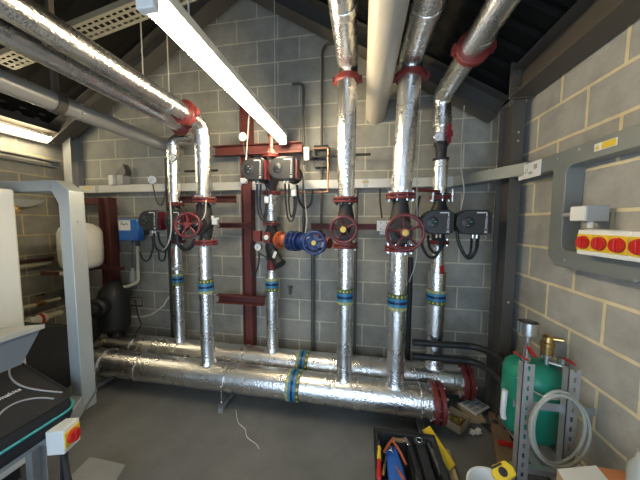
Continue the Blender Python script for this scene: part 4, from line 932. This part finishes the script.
MB().bar((vx+.06, vy-.035, .825), (vx+.12, vy-.10, .80), .014, .007).build('lever', REDK, t)
MB().tube(smooth([(cx-.14, cy2-.10, .70), (cx-.08, cy2-.16, .66), (cx+.0, cy2-.20, .655), (cx+.08, cy2-.19, .70), (cx+.11, cy2-.12, .74)], 6), .005, 6).build('strap_wire', HOSE, t)
t = thing('vessel_stand', 'pair of galvanised slotted angle uprights with shelf holding the green vessel', 'stand', (.95, 1.5, 0))
def slotted(x, y, z0, z1, w=.052, fl=.040):
    mb = MB(); th = .003
    mb.box((x, y, z0), (x+th, y+fl, z1))          # return flange
    # front flange with slots left open
    for a0, a1 in ((0, .4), (.62, 1)): mb.box((x+w*a0, y, z0), (x+w*a1, y+th, z1))
    z = z0
    while z < z1-.001:
        mb.box((x+w*.4, y, z), (x+w*.62, y+th, min(z+.026, z1))); z += .052
    return mb
slotted(.811, 1.36, 0, .894).build('slotted_upright', GALV, t); slotted(1.03, 1.385, 0, .873).build('slotted_upright', GALV, t)
mb = MB(); mb.box((.815, 1.40, .27), (1.185, 1.43, .299)); mb.box((.93, 1.43, .285), (.97, 1.78, .299)); mb.box((1.10, 1.43, .285), (1.185, 1.78, .299)); mb.box((.97, 1.6, .285), (1.10, 1.66, .299)); mb.build('shelf', GALV, t)
mb = MB(); mb.box((.812, 1.42, .62), (1.185, 1.425, .66)); mb.build('cross_bar', GALV, t)
mb = MB()
hc = V((.955, 1.325, .60)); pts = []
for i in range(int(2.6*40)+1):
    g = 2*PI*i/40; k = i/160; pts.append(hc+V((math.cos(g)*(.118-.010*math.sin(k*9)), -.02*k+.006*math.sin(g*1.5), math.sin(g)*(.185-.012*k+.006*math.sin(3*k*6)))))
mb.tube(pts, .0072, 8); tag(mb.build('hose_coil', HOSE), 'coil of clear grey hose hung on the slotted uprights in front of the green vessel', 'hose')
ob = MB().bar((1.10, 2.13, .03), (.86, 1.42, .03), .11, .06).build('timber_batten', WOOD, bevel=.004); tag(ob, 'rough timber batten lying on the floor by the green vessel', 'timber')
p = at(505, 444, 'Z', .085); ob = MB().bar(at(498, 442, 'Z', .075), at(516, 446, 'Z', .075), .028, .022).build('lever_handle', REDK, bevel=.004); tag(ob, 'red lever handle lying on the timber batten', 'handle')
ob = MB().tube(smooth([at(505, 390, 'Y', 1.50), at(504, 400, 'Y', 1.50), at(503, 412, 'Y', 1.52), at(504, 418, 'Y', 1.52)], 4), .014, 10).build('rag', PAPER); tag(ob, 'strip of white rag hanging beside the green vessel', 'rag')

# floor clutter on the right
t = thing('cardboard_box', 'small open cardboard box on the floor by the red end flange', 'box', at(459, 428, 'Z', 0))
c = V((.755, 2.03, 0)); ex = V((.74, -.67, 0)).normalized()*.075; ey = V((.67, .74, 0)).normalized()*.085; hz = V((0,0,.065)); th = .05
mb = MB(); mb.prism([c-ex-ey, c+ex-ey, c+ex+ey, c-ex+ey], (0,0,.004))
for a0, a1, nn in ((c-ex-ey, c+ex-ey, ey), (c+ex-ey, c+ex+ey, -ex), (c+ex+ey, c-ex+ey, -ey), (c-ex+ey, c-ex-ey, ex)):
    n_ = nn.normalized()*.004; mb.prism([a0, a1, a1+n_, a0+n_], hz)
mb.build('carton', CARD, t)
mb = MB(); k0 = c+V((0,0,.005))
for i in range(14):
    p = k0+ex*random.uniform(-.7,.7)+ey*random.uniform(-.7,.7); mb.cyl(p, p+V((random.uniform(-.02,.02), random.uniform(-.02,.02), .028)), .008, n=6)
tag(mb.build('brass_fittings', GOLD), 'loose brass fittings inside the small cardboard box', 'fittings')['kind'] = 'stuff'
t = thing('instruction_sheet', 'white printed sheet of panels on the floor behind the cardboard box', 'paper', at(478, 405, 'Z', .03))
q4 = [at(459, 403, 'Z', .05), at(474, 397.5, 'Z', .05), at(490, 406.5, 'Z', .05), at(476, 414.5, 'Z', .05)]
MB().prism(q4, (0,0,-.012)).build('sheet', PAPER, t); 
for i in range(3):
    for j in range(2):
        f = lambda u, v: (q4[0]*(1-u)*(1-v)+q4[1]*u*(1-v)+q4[2]*u*v+q4[3]*(1-u)*v)+V((0,0,.001))
        u0, v0 = .1+j*.45, .08+i*.31; MB().prism([f(u0, v0), f(u0+.36, v0), f(u0+.36, v0+.2), f(u0, v0+.2)], (0,0,.0006)).build('printed_panel', GREYP, t)
ob = MB().box((.84, 2.06, 0), (.99, 2.24, .036)).build('carton_flat', CARD); tag(ob, 'flat brown carton under the printed sheet', 'box')
mb = MB(); c = at(475, 431, 'Z', .02)
for i in range(7): mb.bar(c+V((random.uniform(-.04,.03), random.uniform(-.03,.03), random.uniform(-.012,.012))), c+V((random.uniform(-.03,.04), random.uniform(-.03,.03), random.uniform(-.012,.015))), .03, .006, up=(random.uniform(-.5,.5), random.uniform(-.5,.5), 1))
tag(mb.build('crumpled_paper', PAPER), 'crumpled white paper on the floor beside the cardboard box', 'paper')
mb = MB(); vs, fs = [], []; NX = 14; x0, x1, y0, y1 = 1.0, 1.16, 1.92, 2.06
for i in range(NX+1):
    for j in range(NX+1):
        u, v = i/NX, j/NX; e = min(u, 1-u, v, 1-v)*4; h = .012+min(1, e)*(.03+.025*math.sin(u*9+v*5)+.02*math.sin(v*13-u*4)); vs.append((x0+(x1-x0)*u-.05*v, y0+(y1-y0)*v, max(.004, h)))
for i in range(NX):
    for j in range(NX): k = i*(NX+1)+j; fs.append((k, k+1, k+NX+2, k+NX+1))
sh = MB().add(vs, fs).build('plastic_sheet', BLACKP, sharp=80); tag(sh, 'crumpled black plastic sheet on the floor between the printed sheet and steel column', 'plastic sheet')
md = sh.modifiers.new('solid', 'SOLIDIFY'); md.thickness = .002

# toolbox
t = thing('toolbox', 'open black tool tote at the bottom centre of the photo', 'toolbox', (.29, 1.3, 0))
def pl4(x0, x1, y0, y1, z): return [V((x0,y0,z)), V((x1,y0,z)), V((x1,y1,z)), V((x0,y1,z))]
mb = MB(); o0, o1 = pl4(.125, .455, 1.02, 1.60, 0), pl4(.10, .48, .98, 1.635, .205); i1, i0 = pl4(.122, .458, 1.002, 1.613, .205), pl4(.145, .435, 1.04, 1.58, .012)
vs = o0+o1+i1+i0; fs = [(3,2,1,0)]
for k in range(3):
    for i in range(4): j = (i+1) % 4; fs.append((k*4+i, k*4+j, k*4+4+j, k*4+4+i))
fs.append((12,13,14,15)); mb.add(vs, fs); mb.build('tub', BLACKP, t, bevel=.004)
MB().tube([(.098,.978,.203),(.482,.978,.203),(.482,1.637,.203),(.098,1.637,.203)], .009, 8, closed=True).build('rim', BLACK, t)
MB().box((.30, 1.02, .012), (.306, 1.59, .19)).build('divider', BLACKP, t)
t = thing('screwdriver', 'yellow and red insulated screwdriver at the left side of the tool tote', 'screwdriver', (.15, 1.4, .17))
p, q = at(379, 440, 'Z', .19), at(379, 478, 'Z', .21); d = (q-p).normalized()
MB().lathe(p, d, [(0,.003),(.05,.004),(.06,.004)], 10).build('blade', CHROME, t)
MB().lathe(p+d*.05, d, [(0,.007),(.015,.014),(.03,.011),(.10,.014),(.105,.011)], 14).build('grip', YELLOW, t)
MB().lathe(p+d*.155, d, [(0,.012),(.09,.015),(.12,.012),(.125,.005)], 14).build('handle', REDK, t)
t = thing('cutter', 'blue-handled tool in the middle of the tool tote', 'tool', (.2, 1.35, .15))
TOOLB = mat('tool_blue', (.02,.12,.48), .4)
q = [at(385, 446, 'Z', .17), at(396, 445, 'Z', .17), at(407, 480, 'Z', .17), at(389, 482, 'Z', .17)]
MB().prism(q, (0,0,-.04)).build('body', TOOLB, t, bevel=.008)
mb = MB(); mb.ring(at(390, 448, 'Z', .18), (0,0,1), .014, .004, 20, 8); mb.bar(at(388, 443, 'Z', .18), at(393, 454, 'Z', .18), .008, .01); mb.build('jaw', CHROME, t)
t = thing('pliers', 'orange-handled pliers leaning across the middle of the tool tote', 'pliers', (.24, 1.45, .17))
mb = MB(); mb.tube(smooth([at(392, 440, 'Z', .20), at(399, 450, 'Z', .205), at(406, 464, 'Z', .20)], 5), .008, 8); mb.tube(smooth([at(394, 438, 'Z', .20), at(389, 444, 'Z', .205), at(384, 452, 'Z', .2)], 5), .008, 8); mb.build('handle', ORANGE, t)
mb = MB(); mb.bar(at(393, 440, 'Z', .20), at(404, 440.5, 'Z', .20), .022, .012); mb.build('jaw', WOOD, t)
t = thing('wrench', 'black pipe wrench with bright jaw tip in the tool tote', 'wrench', (.3, 1.4, .18))
mb = MB(); mb.bar(at(408, 441, 'Z', .215), at(421, 482, 'Z', .215), .026, .02); mb.build('shaft', BLACK, t, bevel=.003)
mb = MB(); mb.bar(at(405, 438, 'Z', .22), at(409, 446, 'Z', .22), .018, .02); mb.build('jaw', CHROME, t, bevel=.002)
t = thing('socket_tool', 'black ratchet with round open head at the right of the tool tote', 'tool', (.38, 1.5, .18))
c = at(419, 442, 'Z', .20); mb = MB(); mb.lathe(c+V((0,0,-.02)), (0,0,1), [(0,.036),(.03,.036),(.034,.032),(.034,.018),(.02,.016)], 24, caps=False); mb.bar(c+V((.0,-.035,-.005)), at(431, 482, 'Z', .195), .05, .022); mb.build('body', BLACKP, t)
MB().ring(c+V((0,0,.015)), (0,0,1), .018, .003, 24, 8).build('socket', CHROME, t)
t = thing('clamp_bar', 'grey steel bar lying along the right inside of the tool tote', 'tool', (.42, 1.45, .16))
MB().bar(at(428, 444, 'Z', .18), at(440, 474, 'Z', .18), .012, .02).build('bar', STEELDK, t); MB().bar(at(414, 462, 'Z', .17), at(418, 482, 'Z', .17), .014, .016).build('grip', WOOD, t)
for k, (a_, b_, r_, m_, lb) in enumerate((((396, 466), (404, 480), .009, ORANGE, 'orange-handled small tool lying right of the blue tool in the tote'), ((386, 456), (383, 476), .008, BRASS, 'brass rod between the screwdriver and the blue tool'), ((432, 448), (444, 478), .010, CHROME, 'bright steel extension bar along the right inside of the tote'))):
    t = thing('hand_tool', lb, 'tool', at(*a_, 'Z', .15)); p, q = at(*a_, 'Z', .185), at(*b_, 'Z', .185); d = (q-p).normalized(); Lh = (q-p).length
    MB().lathe(p, d, [(0, r_*.4), (Lh*.45, r_*.5), (Lh*.46, r_), (Lh*.95, r_*1.1), (Lh, r_*.6)], 12).build('handle', m_, t)
t = thing('spirit_level', 'yellow spirit level propped against the right side of the tool tote', 'spirit level', (.5, 1.7, .1))
p, q = V((.452, 1.672, .16)), V((.575, 1.42, .012)); p = at(425, 429, 'Z', .13)
MB().bar(at(426, 428, 'Z', .19), at(452, 468, 'Z', .06), .06, .022, up=(-.4,.2,1)).build('beam', YELLOW, t, bevel=.003)
p, q = at(444, 452, 'Z', .03), at(453, 484, 'Z', .03)
ob = MB().bar(p+V((.01,0,0)), q+V((.01,0,0)), .045, .055).build('timber_offcut', WOOD, bevel=.003); tag(ob, 'short pale timber offcut beside the yellow spirit level', 'timber')
ob.data.materials[0] = mat('pale_timber', (.42,.32,.19), .8, noise=.2, nscale=10)

t = thing('bucket', 'white plastic bucket at the bottom edge holding a yellow tape measure', 'bucket', (.705, 1.30, 0))
MB().lathe((.672, 1.262, 0), (0,0,1), [(0,.0),(0,.095),(.265,.123),(.267,.130),(.28,.130),(.28,.121),(.265,.118),(.01,.09),(.01,0)], 36, caps=False).build('pail', WHITE, t)
t = thing('tape_measure', 'yellow tape measure lying on the rim of the white bucket', 'tape measure', at(502, 474, 'Z', .26))
p = at(502, 474, 'Z', .28); p = at(503, 473, 'Z', .315)
dn = V((-.3,-.5,.8)).normalized(); a = V((1,.35,.3)); a = (a-dn*a.dot(dn)).normalized(); b2 = dn.cross(a)
poly = [p+a*x+b2*y-dn*.018 for x, y in ((-.05,-.03),(.05,-.03),(.06,.0),(.045,.035),(-.03,.04),(-.055,.01))]
MB().prism(poly, dn*.036).build('case', YELLOW, t, bevel=.006); MB().lathe(p+dn*.018, dn, [(0,.02),(.003,.02),(.004,.012)], 20).build('badge', BLACKP, t)
MB().bar(p+a*.02+b2*.028+dn*.019, p-a*.04+b2*.03+dn*.019, .008, .002, up=dn).build('grip_strip', BLACKP, t)

t = thing('parts_box', 'white-topped carton at the bottom right below the hose coil', 'box', (1.0, 1.1, 0))
q = [at(557, 469.5, 'Z', .55), at(596, 466, 'Z', .55), V((.985, .93, .55)), V((.80, .90, .55))]
MB().prism(q, (0,0,-.55)).build('carton', CARD, t, bevel=.002); MB().prism([p+V((0,0,.003)) for p in q], (0,0,-.003)).build('lid', PAPER, t)
t = thing('parts_box', 'orange-brown carton at the bottom right against the right wall', 'box', (1.1, 1.1, 0))
q = [at(597, 466.5, 'Z', .548), at(633, 472, 'Z', .548), V((1.10, .92, .548)), V((.99, .92, .548))]
MB().prism(q, (0,0,-.548)).build('carton', ORANGECARD, t, bevel=.002)
ob = MB().lathe((1.07, 1.09, .5485), (0,0,1), [(0,.028),(.003,.032),(.12,.032),(.15,.014),(.18,.013)], 20).build('bottle', HOSE); tag(ob, 'clear plastic bottle on the orange-brown carton at the right edge', 'bottle')
# loose thread on the floor
px = [(236, 410), (238, 422), (245, 429), (247, 437), (256, 444), (259, 449)]
tag(MB().tube(smooth([at(x, y, 'Z', .003) for x, y in px], 5), .0022, 6).build('string', PAPER), 'thin wriggling white string lying on the bare floor', 'string')

# ================================================================== LIGHT AND VIEW
wd = bpy.data.worlds.new('world'); scene.world = wd; wd.use_nodes = True
bg = wd.node_tree.nodes['Background']; bg.inputs['Color'].default_value = (.60,.78,1.0,1); bg.inputs['Strength'].default_value = 3.2
pd = bpy.data.lights.new('doorway_portal', 'AREA'); pd.shape = 'RECTANGLE'; pd.size = DX1-DX0; pd.size_y = DZ; pd.cycles.is_portal = True
po = bpy.data.objects.new('doorway_portal', pd); COL.objects.link(po); po.location = ((DX0+DX1)/2, YF-.1, DZ/2); po.rotation_euler = (PI/2, 0, 0)
scene.view_settings.view_transform = 'Standard'; scene.view_settings.look = 'None'; scene.view_settings.gamma = 1; scene.view_settings.exposure = 0.40
scene.view_settings.use_curve_mapping = False
scene.cycles.use_denoising = True; scene.cycles.max_bounces = 8; scene.cycles.diffuse_bounces = 4; scene.cycles.sample_clamp_indirect = 6
